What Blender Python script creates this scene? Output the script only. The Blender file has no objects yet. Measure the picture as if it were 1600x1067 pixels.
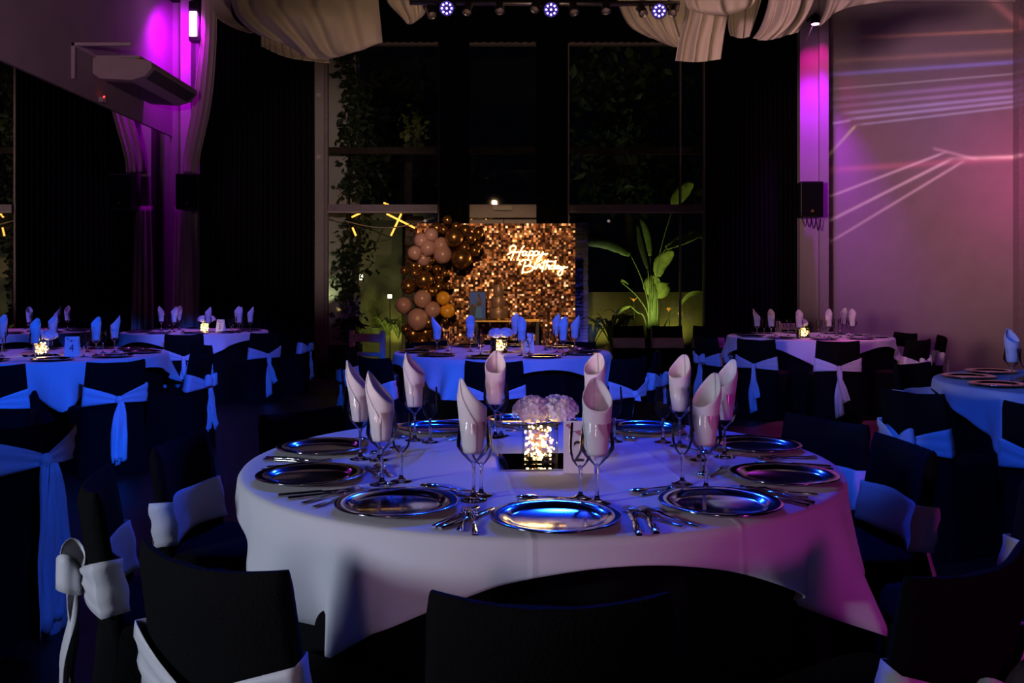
import bpy, bmesh, math, random
from mathutils import Vector, Matrix
PI = math.pi
C = bpy.context.scene.collection
sc = bpy.context.scene
R = random.Random(7)

# ------------------------------------------------------------------ camera, world, exposure, lights
F, HZ, CX, EYE = 1393.0, 450.0, 800.0, 1.29
def W(px, py, Y):                    # point at depth Y seen at a pixel of the 1600x1067 frame
    return Vector(((px-CX)/F*Y, Y, EYE+(HZ-py)/F*Y))
def X(px, Y): return (px-CX)/F*Y
def Z(py, Y): return EYE+(HZ-py)/F*Y

cam = bpy.data.cameras.new('camera'); co = bpy.data.objects.new('camera', cam); C.objects.link(co)
co.location = (0, 0, EYE); co.rotation_euler = (PI/2, 0, 0)
cam.sensor_width = 36; cam.lens = F/1600*36; cam.shift_y = -(533.5-HZ)/1600; cam.clip_end = 100
sc.camera = co

w = bpy.data.worlds.new('night'); sc.world = w; w.use_nodes = True
w.node_tree.nodes['Background'].inputs[0].default_value = (.010, .012, .022, 1)
w.node_tree.nodes['Background'].inputs[1].default_value = .05

vs = sc.view_settings
vs.view_transform = 'Standard'; vs.look = 'None'; vs.gamma = 1; vs.use_curve_mapping = False; vs.exposure = 0
cy = sc.cycles
cy.use_denoising = True; cy.max_bounces = 8; cy.transparent_max_bounces = 24; cy.transmission_bounces = 8
cy.glossy_bounces = 5; cy.diffuse_bounces = 3; cy.sample_clamp_indirect = 3; cy.caustics_reflective = False; cy.caustics_refractive = False

def spot(name, loc, aim, energy, col, angle=40, blend=.5, size=.08):
    l = bpy.data.lights.new(name, 'SPOT'); l.energy = energy; l.color = col
    l.spot_size = math.radians(angle); l.spot_blend = blend; l.shadow_soft_size = size
    o = bpy.data.objects.new(name, l); C.objects.link(o); o.location = loc
    o.rotation_euler = (Vector(aim)-Vector(loc)).to_track_quat('-Z', 'Y').to_euler()
    return o
def point(name, loc, energy, col, size=.05):
    l = bpy.data.lights.new(name, 'POINT'); l.energy = energy; l.color = col; l.shadow_soft_size = size
    o = bpy.data.objects.new(name, l); C.objects.link(o); o.location = loc
    return o
BLUE = (.012, .10, 1.0)
TRUSS_Y, TRUSS_Z = 7.6, 3.70
PARS = [(698, 13), (861, 15), (1030, 17)]
# stage lamps hung on the far truss, shining towards the big table
for i, (px, py) in enumerate(PARS):
    p = W(px, py, TRUSS_Y-.16)
    spot('par_beam', p+Vector((0, -.08, -.02)), ((-.55, .15, .85)[i], 2.7, .70), 410, (.004, .052, 1.0), 25, .6, .09)
# blue front wash from a second truss overhead, aimed past the big table
spot('blue_wash', (.3, .6, 3.5), (-.05, 6.9, .50), 1750, BLUE, 22, .35)
spot('blue_wash', (.6, .3, 3.4), (-3.5, 7.2, .40), 2150, BLUE, 24, .35)
spot('blue_wash', (.2, .3, 3.4), (-3.3, 10.4, .40), 2000, BLUE, 11, .4)
spot('blue_wash', (-.6, .5, 3.5), (2.3, 8.6, .40), 1350, BLUE, 11, .4)
spot('blue_wash', (-.8, .6, 3.4), (2.6, 4.7, .5), 560, BLUE, 28, .4)
spot('blue_wash', (.9, .6, 3.4), (-1.9, 3.3, .2), 280, BLUE, 11, .4)
# pale key from the left, pink from the right
spot('pale_key', (-3.3, .2, 1.48), (-.20, 2.45, .86), 215, (.72, .80, 1.0), 40, .6, .22)
spot('pink_key', (2.8, -1.6, 1.7), (.95, 2.5, .55), 125, (.80, .04, .58), 32, .8, .22)
spot('warm_key', (-.9, -1.9, 1.5), (.05, 2.5, 1.0), 75, (1.0, .60, .84), 23, .8, .2)
# warm front lamp on balloons and sequin wall, amber spill on the hall
spot('warm_wash', (-.5, .8, 3.7), (-.2, 11.3, 1.35), 1350, (1.0, .60, .32), 17, .6, .06)
spot('amber_wash', (.4, 3.2, .9), (.2, 8.0, 4.3), 300, (1.0, .60, .36), 62, .9, .05)
spot('amber_wash', (1.0, 3.0, 2.6), (-2.75, 13.2, 2.7), 620, (1.0, .66, .58), 21, .8, .05)
spot('mauve_wash', (-2.4, -.3, 1.75), (6.2, 12, 3.0), 2250, (1.0, .52, .57), 27, .9, .55)
spot('mauve_wash', (-2.2, 3.0, 2.6), (-5, 9.5, 4.5), 260, (1.0, .50, .66), 38, .9, .05)
# violet wash over the far tables
spot('violet_wash', (2.0, 10.8, 4.9), (-.1, 7.5, .75), 300, (.70, .16, 1.0), 20, .5, .1)
spot('violet_wash', (-3.0, 10.5, 4.9), (-3.7, 7.2, .75), 240, (.70, .14, 1.0), 22, .6, .1)
spot('violet_wash', (-2.4, 12.2, 4.9), (-3.9, 11.0, .75), 230, (.75, .16, 1.0), 24, .6, .1)
spot('violet_wash', (5.0, 11.3, 4.9), (3.3, 9.8, .75), 230, (.9, .30, .9), 26, .6, .1)
spot('violet_front', (3.2, 2.5, 4.4), (3.6, 9.2, .55), 430, (.62, .14, .9), 15, .7, .1)
spot('violet_front', (-1.6, 3.0, 4.4), (-3.6, 10.4, .85), 360, (.70, .34, 1.0), 11, .7, .1)
# unseen point lights added overhead for glints on glass and cutlery
for hx, hy in ((-2.6, -.6), (-1.3, .9), (.2, -.9), (1.6, .7), (2.9, -.7), (-.5, 2.0)):
    point('glint_point', (hx, hy, 3.3), .35, (1.0, .72, .62), .045)
# garden uplights (yellow green)
GL = (1.0, .90, .20)
for gx, gy, en in ((-2.0, 15.35, 4.5), (-1.5, 15.35, 3), (1.5, 15.3, 4.5), (2.8, 15.3, 7)):
    spot('garden_uplight', (gx, gy, .30), (gx+.05, 15.6, 1.0), en, GL, 140, .9, .05)
spot('garden_spot', (2.0, 13.35, .35), (2.25, 14.4, 2.0), 70, (1.0, .95, .35), 75, .6, .04)
spot('garden_spot', (-2.2, 13.9, .25), (-2.0, 14.9, .5), 16, (1.0, .92, .3), 110, .7, .04)
spot('garden_spot', (-2.9, 13.4, 1.0), (-2.1, 15.0, 3.4), 5, (.9, 1.0, .45), 70, .7, .04)
spot('garden_blue', (1.35, 13.2, .25), (.97, 13.75, .8), 30, (.10, .10, 1.0), 90, .7, .04)

# ------------------------------------------------------------------ materials
def mat(name, col, rough=.6, metal=0, bump=None, noise=None, emit=None, es=1, sheen=0, coat=0, trans=0, spec=.5, wave=None, sss=0):
    m = bpy.data.materials.new(name); m.use_nodes = True
    nt = m.node_tree; b = nt.nodes['Principled BSDF']
    b.inputs['Base Color'].default_value = (*col, 1); b.inputs['Roughness'].default_value = rough
    b.inputs['Metallic'].default_value = metal; b.inputs['Specular IOR Level'].default_value = spec
    b.inputs['Sheen Weight'].default_value = sheen; b.inputs['Coat Weight'].default_value = coat
    b.inputs['Transmission Weight'].default_value = trans
    tc = nt.nodes.new('ShaderNodeTexCoord')
    if noise:                                # (scale, amount): mottled colour
        n = nt.nodes.new('ShaderNodeTexNoise'); n.inputs['Scale'].default_value = noise[0]; n.inputs['Detail'].default_value = 5
        nt.links.new(tc.outputs['Object'], n.inputs['Vector'])
        r = nt.nodes.new('ShaderNodeValToRGB'); r.color_ramp.elements[0].position = .3; r.color_ramp.elements[1].position = .7
        a = noise[1]
        r.color_ramp.elements[0].color = (*[c*(1-a) for c in col], 1); r.color_ramp.elements[1].color = (*[min(1, c*(1+a)) for c in col], 1)
        nt.links.new(n.outputs['Fac'], r.inputs['Fac']); nt.links.new(r.outputs['Color'], b.inputs['Base Color'])
    if bump:                                 # (scale, strength)
        n = nt.nodes.new('ShaderNodeTexNoise'); n.inputs['Scale'].default_value = bump[0]; n.inputs['Detail'].default_value = 4
        nt.links.new(tc.outputs['Object'], n.inputs['Vector'])
        k = nt.nodes.new('ShaderNodeBump'); k.inputs['Strength'].default_value = bump[1]; k.inputs['Distance'].default_value = .01
        nt.links.new(n.outputs['Fac'], k.inputs['Height']); nt.links.new(k.outputs['Normal'], b.inputs['Normal'])
    if emit:
        b.inputs['Emission Color'].default_value = (*emit, 1); b.inputs['Emission Strength'].default_value = es
    return m
def thin_glass(name, tint=(.96, .97, .97), ior=1.5, rough=.05):
    m = bpy.data.materials.new(name); m.use_nodes = True; nt = m.node_tree; nt.nodes.clear()
    o = nt.nodes.new('ShaderNodeOutputMaterial'); mx = nt.nodes.new('ShaderNodeMixShader')
    t = nt.nodes.new('ShaderNodeBsdfTransparent'); t.inputs[0].default_value = (*tint, 1)
    g = nt.nodes.new('ShaderNodeBsdfGlossy'); g.inputs['Roughness'].default_value = rough
    fr = nt.nodes.new('ShaderNodeFresnel'); fr.inputs[0].default_value = ior
    nt.links.new(fr.outputs[0], mx.inputs[0]); nt.links.new(t.outputs[0], mx.inputs[1]); nt.links.new(g.outputs[0], mx.inputs[2])
    nt.links.new(mx.outputs[0], o.inputs[0]); return m
M = dict(
    white_cloth=mat('white_cloth', (.72, .72, .74), .85, bump=(260, .12), sheen=.15),
    napkin=mat('napkin_cloth', (.80, .78, .79), .85, bump=(400, .10), sheen=.1),
    sash=mat('sash_satin', (.74, .73, .76), .55, bump=(120, .10), sheen=.3),
    black_cloth=mat('black_cloth', (.0055, .0056, .006), .9, bump=(150, .35), spec=.08),
    curtain=mat('black_curtain', (.007, .007, .009), .9, bump=(90, .2), spec=.12),
    drape=mat('cream_voile', (.62, .57, .50), .85, bump=(180, .15), sheen=.1),
    wall=mat('painted_plaster', (.40, .37, .37), .8, bump=(35, .10), noise=(3, .06)),
    white_paint=mat('white_paint', (.62, .60, .58), .6, noise=(5, .05)),
    ceiling=mat('black_ceiling', (.008, .008, .010), .9, noise=(4, .2)),
    frame=mat('grey_frame', (.30, .25, .27), .45, noise=(20, .1)),
    mirror=mat('mirror', (.80, .80, .82), .0, 1),
    silver=mat('polished_steel', (.72, .72, .75), .07, 1, noise=(30, .05)),
    charger=mat('silver_charger', (.48, .48, .56), .11, 1, noise=(8, .06)),
    stem=mat('clear_glass', (.97, .98, 1), .0, trans=1),
    glass=thin_glass('thin_glass', (.98, .985, .985), 1.30),
    window=thin_glass('window_glass', (.93, .95, .94), 1.45, .012),
    card=mat('white_card', (.80, .80, .80), .7, noise=(60, .03)),
    ink=mat('dark_ink', (.02, .02, .025), .6, noise=(60, .1)),
    ink_pink=mat('pink_ink', (.45, .15, .2), .6, noise=(60, .1)),
    black_metal=mat('black_metal', (.015, .015, .017), .45, .3, noise=(40, .2)),
    steel=mat('brushed_steel', (.35, .34, .36), .35, 1, noise=(40, .15)),
    wood_white=mat('white_wood', (.66, .58, .52), .55, noise=(14, .12), bump=(60, .15)),
    rose=mat('rose_latex', (.52, .30, .27), .28, noise=(5, .05), coat=.3),
    bronze=mat('bronze_chrome_latex', (.42, .22, .07), .24, .85, noise=(5, .05)),
    amber=mat('amber_latex', (.95, .46, .04), .30, noise=(5, .05), coat=.3),
    cake=mat('bronze_fondant', (.46, .29, .20), .36, .35, bump=(70, .25), noise=(30, .15)),
    gold_leaf=mat('gold_leaf', (.85, .52, .12), .25, 1, noise=(30, .1)),
    leafL=mat('lit_leaf', (.30, .42, .10), .5, noise=(12, .25)),  # lighter leaf copy for uplit plants, the light put into its colour
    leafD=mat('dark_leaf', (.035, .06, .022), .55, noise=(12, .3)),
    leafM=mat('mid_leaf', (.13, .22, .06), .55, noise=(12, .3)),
    stalk=mat('green_stalk', (.22, .34, .10), .5, noise=(15, .2)),
    garden_wall=mat('garden_plaster', (.30, .30, .16), .9, bump=(30, .3), noise=(2.5, .25)),
    stone=mat('ledge_stone', (.22, .21, .20), .85, bump=(40, .6), noise=(9, .35)),
    bark=mat('dark_bark', (.05, .036, .026), .9, bump=(25, .6), noise=(12, .3)),
    soil=mat('garden_soil', (.03, .028, .02), .95, bump=(30, .5), noise=(10, .3)),
    pot=mat('glazed_pot', (.55, .52, .48), .5, noise=(9, .1)),
    pot_green=mat('green_planter', (.20, .26, .10), .6, noise=(9, .1)),
    flower=mat('orange_petal', (.9, .45, .08), .6, noise=(40, .1)),
    petal=mat('white_petal', (.93, .91, .93), .75, noise=(60, .06), sheen=.1),
    ac=mat('air_conditioner_shell', (.62, .57, .55), .5, noise=(6, .04)),
    ac_dark=mat('air_conditioner_grille', (.14, .13, .14), .6, noise=(30, .1)),
    fairy=mat('fairy_lamp', (1, .8, .4), .4, emit=(1.0, .66, .24), es=9),
    wire=mat('copper_wire', (.6, .35, .12), .4, 1, noise=(40, .1)),
    neon=mat('neon_tube', (1, .8, .5), .4, emit=(1.0, .60, .20), es=9),
    led_stick=mat('amber_led', (1, .6, .2), .4, emit=(1.0, .42, .06), es=2.6),
    led_blue=mat('blue_led', (.3, .3, 1), .3, emit=(.16, .10, 1.0), es=16),
    led_mag=mat('magenta_led', (1, .4, 1), .3, emit=(.95, .30, 1.0), es=9),
    red_led=mat('red_led', (1, .1, .1), .3, emit=(1.0, .03, .03), es=5),
    lamp_white=mat('white_lamp', (1, 1, 1), .3, emit=(1.0, .86, .62), es=2.2),
    lamp_amber=mat('amber_lamp', (1, .7, .3), .3, emit=(1.0, .55, .10), es=1.6),
    par_lens=mat('dim_lens', (.30, .25, .24), .15, noise=(60, .2)),
    acrylic=thin_glass('clear_acrylic', (.98, .98, .98), 1.35),
    board=mat('backdrop_board', (.10, .05, .025), .6, noise=(9, .2)),
    black_table=mat('dark_console', (.03, .024, .02), .4, noise=(12, .2)),
    photo_blue=mat('photo_blue_lit', (.008, .12, .80), .45, noise=(3, .15)),  # blue lamp light on the picture is put into the print colours
    photo_dark=mat('photo_dark_print', (.015, .03, .08), .45, noise=(9, .3)),
    photo_skin=mat('photo_skin', (.10, .06, .16), .45, noise=(9, .1)),
    photo_dress=mat('photo_dress', (.02, .25, .70), .45, noise=(9, .1)),
    brand=mat('amber_badge', (.35, .2, .05), .5, noise=(40, .1)),
)
# ironed fold creases pressed into the white cloths
nt = M['white_cloth'].node_tree; bs = nt.nodes['Principled BSDF']; bump0 = [n for n in nt.nodes if n.type == 'BUMP'][0]
tc = [n for n in nt.nodes if n.type == 'TEX_COORD'][0]; mp = nt.nodes.new('ShaderNodeMapping'); mp.inputs['Rotation'].default_value = (0, 0, math.radians(-5)); nt.links.new(tc.outputs['Object'], mp.inputs[0])
sx = nt.nodes.new('ShaderNodeSeparateXYZ'); nt.links.new(mp.outputs[0], sx.inputs[0]); hs_ = []
for k, sh in ((0, .12), (1, .13), (0, -.36), (1, -.40)):
    ad = nt.nodes.new('ShaderNodeMath'); ad.operation = 'ADD'; ad.inputs[1].default_value = sh; nt.links.new(sx.outputs[k], ad.inputs[0])
    ab = nt.nodes.new('ShaderNodeMath'); ab.operation = 'ABSOLUTE'; nt.links.new(ad.outputs[0], ab.inputs[0])
    mr_ = nt.nodes.new('ShaderNodeMapRange'); mr_.inputs['From Max'].default_value = .012; mr_.inputs['To Min'].default_value = 1; mr_.inputs['To Max'].default_value = 0; nt.links.new(ab.outputs[0], mr_.inputs['Value']); hs_.append(mr_.outputs[0])
acc_ = hs_[0]
for h_ in hs_[1:]:
    mx = nt.nodes.new('ShaderNodeMath'); mx.operation = 'MAXIMUM'; nt.links.new(acc_, mx.inputs[0]); nt.links.new(h_, mx.inputs[1]); acc_ = mx.outputs[0]
b2 = nt.nodes.new('ShaderNodeBump'); b2.inputs['Strength'].default_value = .35; b2.inputs['Distance'].default_value = .004; nt.links.new(acc_, b2.inputs['Height']); nt.links.new(bump0.outputs[0], b2.inputs['Normal']); nt.links.new(b2.outputs[0], bs.inputs['Normal'])
# floor: dark glossy boards
fm = bpy.data.materials.new('dark_floor'); fm.use_nodes = True; nt = fm.node_tree; b = nt.nodes['Principled BSDF']
tc = nt.nodes.new('ShaderNodeTexCoord'); mp = nt.nodes.new('ShaderNodeMapping'); mp.inputs['Scale'].default_value = (9, .8, 1)
n = nt.nodes.new('ShaderNodeTexNoise'); n.inputs['Scale'].default_value = 3; n.inputs['Detail'].default_value = 8
r = nt.nodes.new('ShaderNodeValToRGB'); r.color_ramp.elements[0].color = (.010, .007, .006, 1); r.color_ramp.elements[1].color = (.034, .022, .018, 1)
nt.links.new(tc.outputs['Object'], mp.inputs[0]); nt.links.new(mp.outputs[0], n.inputs[0]); nt.links.new(n.outputs['Fac'], r.inputs[0]); nt.links.new(r.outputs[0], b.inputs['Base Color'])
b.inputs['Roughness'].default_value = .45; b.inputs['Specular IOR Level'].default_value = .35; M['floor'] = fm
# sequins: metal squares, random dark to pale tones put shimmer into the colour
sm = bpy.data.materials.new('gold_sequin'); sm.use_nodes = True; nt = sm.node_tree; b = nt.nodes['Principled BSDF']
g = nt.nodes.new('ShaderNodeNewGeometry'); r = nt.nodes.new('ShaderNodeValToRGB'); e = r.color_ramp.elements
e[0].position = 0; e[0].color = (.05, .018, .006, 1); e[1].position = 1; e[1].color = (1.0, .80, .66, 1)
for p, c in ((.45, (.10, .035, .012, 1)), (.78, (.34, .15, .055, 1)), (.93, (.80, .50, .30, 1))): q = e.new(p); q.color = c
nt.links.new(g.outputs['Random Per Island'], r.inputs[0]); nt.links.new(r.outputs[0], b.inputs['Base Color'])
b.inputs['Metallic'].default_value = .75; b.inputs['Roughness'].default_value = .34; M['sequin'] = sm

# ------------------------------------------------------------------ mesh helpers
class MB:
    def __init__(s): s.v = []; s.f = []
    def add(s, vs, fs):
        o = len(s.v); s.v += [tuple(v) for v in vs]; s.f += [[i+o for i in f] for f in fs]
    def box(s, x0, x1, y0, y1, z0, z1, mtx=None):
        v = [Vector((x, y, z)) for z in (z0, z1) for y in (y0, y1) for x in (x0, x1)]
        if mtx: v = [mtx @ q for q in v]
        s.add(v, [(0, 2, 3, 1), (4, 5, 7, 6), (0, 1, 5, 4), (2, 6, 7, 3), (0, 4, 6, 2), (1, 3, 7, 5)])
    def bar(s, a, b, w, d, up=(0, 0, 1)):   # square bar from a to b
        a, b = Vector(a), Vector(b); t = (b-a).normalized(); u = Vector(up)
        if abs(t.dot(u)) > .95: u = Vector((0, 1, 0))
        sx = t.cross(u).normalized()*w/2; sy = sx.cross(t).normalized()*d/2
        v = [p+i*sx+j*sy for p in (a, b) for i, j in ((-1, -1), (1, -1), (1, 1), (-1, 1))]
        s.add(v, [(3, 2, 1, 0), (4, 5, 6, 7)]+[(i, (i+1) % 4, (i+1) % 4+4, i+4) for i in range(4)])
    def tube(s, pts, rad, n=6, cap=True):
        pts = [Vector(p) for p in pts]; rs = rad if isinstance(rad, (list, tuple)) else [rad]*len(pts)
        vs, prev = [], None
        for i, p in enumerate(pts):
            t = (pts[min(i+1, len(pts)-1)]-pts[max(i-1, 0)])
            t = t.normalized() if t.length > 1e-9 else Vector((0, 0, 1))
            if prev is None:
                u = Vector((0, 0, 1)) if abs(t.z) < .9 else Vector((1, 0, 0)); a = t.cross(u).normalized()
            else:
                a = (prev - t*prev.dot(t)); a = a.normalized() if a.length > 1e-6 else t.orthogonal().normalized()
            prev = a; bb = t.cross(a)
            vs += [p+(a*math.cos(2*PI*k/n)+bb*math.sin(2*PI*k/n))*rs[i] for k in range(n)]
        fs = [(i*n+k, i*n+(k+1) % n, (i+1)*n+(k+1) % n, (i+1)*n+k) for i in range(len(pts)-1) for k in range(n)]
        if cap: fs += [tuple(range(n))[::-1], tuple((len(pts)-1)*n+k for k in range(n))]
        s.add(vs, fs)
    def lathe(s, prof, n=24, origin=(0, 0, 0), mtx=None):
        o = Vector(origin)
        vs = [Vector((r*math.cos(2*PI*k/n), r*math.sin(2*PI*k/n), z)) for r, z in prof for k in range(n)]
        if mtx: vs = [mtx @ v for v in vs]
        s.add([v+o for v in vs], [(i*n+k, i*n+(k+1) % n, (i+1)*n+(k+1) % n, (i+1)*n+k) for i in range(len(prof)-1) for k in range(n)])
    def grid(s, rows, close=False):
        m = len(rows[0]); vs = [v for r in rows for v in r]
        fs = []
        for i in range(len(rows)-1):
            for k in range(m if close else m-1):
                fs.append((i*m+k, i*m+(k+1) % m, (i+1)*m+(k+1) % m, (i+1)*m+k))
        s.add(vs, fs)
    def ball(s, c, r, n=14, sq=(1, 1, 1)):
        c = Vector(c); h = n//2
        prof = [(math.sin(PI*i/h), -math.cos(PI*i/h)) for i in range(h+1)]
        prof[0] = (.001, -1); prof[-1] = (.001, 1)
        vs = [c+Vector((a*math.cos(2*PI*k/n)*r*sq[0], a*math.sin(2*PI*k/n)*r*sq[1], z*r*sq[2])) for a, z in prof for k in range(n)]
        s.add(vs, [(i*n+k, i*n+(k+1) % n, (i+1)*n+(k+1) % n, (i+1)*n+k) for i in range(h) for k in range(n)])
    def mesh(s, name, m, smooth=True):
        me = bpy.data.meshes.new(name); me.from_pydata(s.v, [], s.f); me.materials.append(m)
        bm = bmesh.new(); bm.from_mesh(me); bmesh.ops.recalc_face_normals(bm, faces=bm.faces); bm.to_mesh(me); bm.free()
        if smooth: me.polygons.foreach_set('use_smooth', [True]*len(me.polygons))
        me.update(); return me
    def obj(s, name, m, parent=None, smooth=True, bevel=0, solid=0, sub=0, autos=None):
        o = bpy.data.objects.new(name, s.mesh(name, m, smooth)); C.objects.link(o)
        if parent is not None: o.parent = parent
        if solid: q = o.modifiers.new('solid', 'SOLIDIFY'); q.thickness = solid; q.offset = 0
        if bevel: q = o.modifiers.new('bevel', 'BEVEL'); q.width = bevel; q.segments = 2; q.limit_method = 'ANGLE'
        if sub: q = o.modifiers.new('sub', 'SUBSURF'); q.levels = sub; q.render_levels = sub
        return o
def tag(o, label=None, cat=None, group=None, kind=None):
    if label: o['label'] = label
    if cat: o['category'] = cat
    if group: o['group'] = group
    if kind: o['kind'] = kind
    return o
def thing(name, label, cat, loc=(0, 0, 0), rz=0, group=None):
    o = bpy.data.objects.new(name, None); C.objects.link(o); o.location = loc; o.rotation_euler = (0, 0, rz); o.empty_display_size = .1
    return tag(o, label, cat, group)
def copy_tree(o, parent=None):
    c = o.copy(); C.objects.link(c)
    if parent is not None: c.parent = parent
    for ch in list(o.children): copy_tree(ch, c)
    return c
def boxo(name, x0, x1, y0, y1, z0, z1, m, parent=None, bevel=0, smooth=False):
    b = MB(); b.box(x0, x1, y0, y1, z0, z1); return b.obj(name, m, parent, smooth, bevel)
def cat_rom(pts, n):
    pts = [Vector(p) for p in pts]; out = []
    k = len(pts)-1
    for i in range(n+1):
        t = i/n*k; j = min(int(t), k-1); f = t-j
        p0, p1, p2, p3 = pts[max(j-1, 0)], pts[j], pts[j+1], pts[min(j+2, k)]
        out.append(.5*((2*p1)+(p2-p0)*f+(2*p0-5*p1+4*p2-p3)*f*f+(3*p1-p0-3*p2+p3)*f**3))
    return out
def st(o): o['kind'] = 'structure'; return o

# ------------------------------------------------------------------ the hall
XL, YB, ZC = -5.0, 13.0, 5.45
st(boxo('floor', -6, 7.6, -5, 13.0, -.1, 0, M['floor']))
st(boxo('ceiling', -6, 7.6, -5, 13.3, ZC, ZC+.1, M['ceiling']))
wl = st(boxo('wall_left', XL-.3, XL, -5, YB, 0, ZC, M['wall']))
st(boxo('wall_front', -6, 7.6, -5.2, -5, 0, ZC, M['curtain']))
st(boxo('wall_right', 7.4, 7.6, -5, 12.1, 0, ZC, M['wall']))
xa, xb = X(507, YB), X(1104, YB)
st(boxo('wall_back', XL, xa, YB, YB+.2, 0, ZC, M['wall']))
o = boxo('lintel', xa, xb, YB, YB+.2, Z(66, YB), ZC, M['ceiling'], bpy.data.objects['wall_back'])
o = boxo('pier', xb, 4.25, YB, YB+.2, 0, ZC, M['wall'], bpy.data.objects['wall_back'])
WY = 12.0
st(boxo('wall_return', X(1294, WY), 7.5, WY, WY+.2, 0, ZC, M['wall']))
st(boxo('trim_1', X(1378, WY-.05), X(1590, WY-.05), WY-.06, WY, Z(5, WY), Z(5, WY)+.25, M['white_paint']))
st(boxo('trim_2', X(1592, WY-.14), X(1592, WY-.14)+.5, WY-.14, WY, 0, ZC, M['frame']))
st(boxo('trim_3', X(1250, 11.75), X(1280, 11.75), 11.75, 11.87, 0, ZC, M['wall']))          # column at the right end of the curtain
st(boxo('trim_4', X(1281, 11.68), X(1295, 11.68), 11.68, 12.4, 0, ZC, M['wall']))
# bulkhead above the mirror, the mirror itself
st(boxo('trim_5', XL, XL+.05, 2, YB, 3.50, ZC, M['wall']))
mr = thing('wall_mirror', 'tall mirror panelling covering the lower side wall, reflecting the black curtain', 'mirror', (XL, 0, 0))
boxo('glass', .0, .03, 2, 12.97, .02, 3.49, M['mirror'], mr)
boxo('frame', .03, .036, 2, 12.97, .0, .06, M['frame'], mr)
# left corner pilaster
st(boxo('trim_6', X(284, 12.85), X(300, 12.85), 12.80, YB, 0, ZC, M['white_paint']))

# windows
zt0, zt1 = Z(333, YB), Z(320, YB)
def window(name, p0, p1, top=66, mull=()):
    t = bpy.data.objects.new(name, None); C.objects.link(t); t['kind'] = 'structure'
    x0, x1 = X(p0, YB), X(p1, YB); zt = Z(top, YB)
    for a, b_ in ((x0, x0+.05), (x1-.05, x1)): boxo('jamb', a, b_, YB-.03, YB+.07, 0, zt, M['frame'], t, .004)
    boxo('head', x0+.05, x1-.05, YB-.03, YB+.07, zt-.045, zt, M['frame'], t, .004)
    boxo('sill', x0+.05, x1-.05, YB-.03, YB+.07, 0, .10, M['frame'], t, .004)
    boxo('transom', x0+.05, x1-.05, YB-.07, YB+.07, zt0, zt1, M['frame'], t, .006)
    boxo('bead', x0+.05, x1-.05, YB-.085, YB-.07, zt0, zt0+.016, M['white_paint'], t)
    boxo('pane', x0+.05, x1-.05, YB+.015, YB+.025, zt1, zt-.045, M['window'], t)
    boxo('pane', x0+.05, x1-.05, YB+.015, YB+.025, .10, zt0, M['window'], t)
    for px in mull: boxo('mullion', X(px, YB)-.012, X(px, YB)+.012, YB-.02, YB+.06, .1, zt-.045, M['frame'], t)
    return t
window('window_1', 507, 690)
window('window_3', 884, 1104, mull=(1063,))
d = bpy.data.objects.new('door_1', None); C.objects.link(d); d['kind'] = 'structure'
x0, x1 = X(726, YB), X(848, YB)
zt = Z(66, YB)
for a in (x0, x1-.06): boxo('jamb', a, a+.06, YB-.03, YB+.07, 0, zt, M['frame'], d, .004)
boxo('head', x0+.06, x1-.06, YB-.03, YB+.07, zt-.045, zt, M['frame'], d)
boxo('transom', x0+.06, x1-.06, YB-.08, YB+.07, Z(341, YB), Z(320, YB), M['frame'], d, .006)
boxo('pane', x0+.06, x1-.06, YB+.015, YB+.025, Z(320, YB), zt-.045, M['window'], d)
xm = (x0+x1)/2
for a, b_ in ((x0+.07, xm-.005), (xm+.005, x1-.07)):
    lf = boxo('leaf', a, b_, YB+.005, YB+.02, .02, .22, M['frame'], d)
    for c0, c1, e0, e1 in ((a, a+.07, .22, Z(343, YB)), (b_-.07, b_, .22, Z(343, YB)), (a+.07, b_-.07, Z(350, YB), Z(343, YB))):
        boxo('stile', c0, c1, YB-.02, YB+.04, e0, e1, M['frame'], lf)
    boxo('pane', a+.07, b_-.07, YB+.01, YB+.02, .22, Z(350, YB), M['window'], lf)
cl = boxo('door_closer', X(770, 12.9), X(801, 12.9), 12.86, 12.92, Z(329, 12.9), Z(321, 12.9), M['white_paint'], d, .01)
# two small plates on the white strip beside the window
for py in (145, 242):
    pl = thing('wall_plate', 'small square grey wall plate by the ivy window, %s one' % ('upper' if py < 200 else 'lower'), 'plate', (X(498, YB-.0), YB, Z(py, YB)))
    boxo('plate', -.075, .075, -.012, 0, -.10, .10, M['wall'], pl, .004)
    boxo('socket', -.028, .028, -.022, -.012, -.06, -.005, M['white_paint'], pl, .003)

# ------------------------------------------------------------------ curtains
def curtain(name, label, p0, p1, Y, top, bot, folds, amp=.05, seed=1, m='curtain', cat='curtain', rows=None):
    rr = random.Random(seed); n = folds*8; b = MB(); grid = []
    x0, x1 = X(p0, Y), X(p1, Y)
    ph = [rr.uniform(-.5, .5) for _ in range(folds+2)]; am = [rr.uniform(.6, 1.2) for _ in range(folds+2)]
    for i in range(9):
        f = i/8; row = []
        for k in range(n+1):
            u = k/n; q = u*folds; j = int(q); a = am[j]*(1-(q-j))+am[j+1]*(q-j); p = ph[j]*(1-(q-j))+ph[j+1]*(q-j)
            row.append((x0+(x1-x0)*u+.012*math.sin(3*f+7*u)*f, Y+amp*a*math.sin(2*PI*q+p+.3*f)*(.7+.3*f), top+(bot-top)*f))
        grid.append(row)
    b.grid(grid); return tag(b.obj(name, M[m], solid=.006), label, cat)
curtain('curtain', 'wide black floor-length curtain beside the cream corner drape', 311, 491, 12.78, 5.4, .03, 22, seed=2)
curtain('curtain', 'narrow black curtain over the window post by the balloons', 686, 733, 12.72, 5.44, Z(352, 12.72), 7, .04, seed=3)
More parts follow.
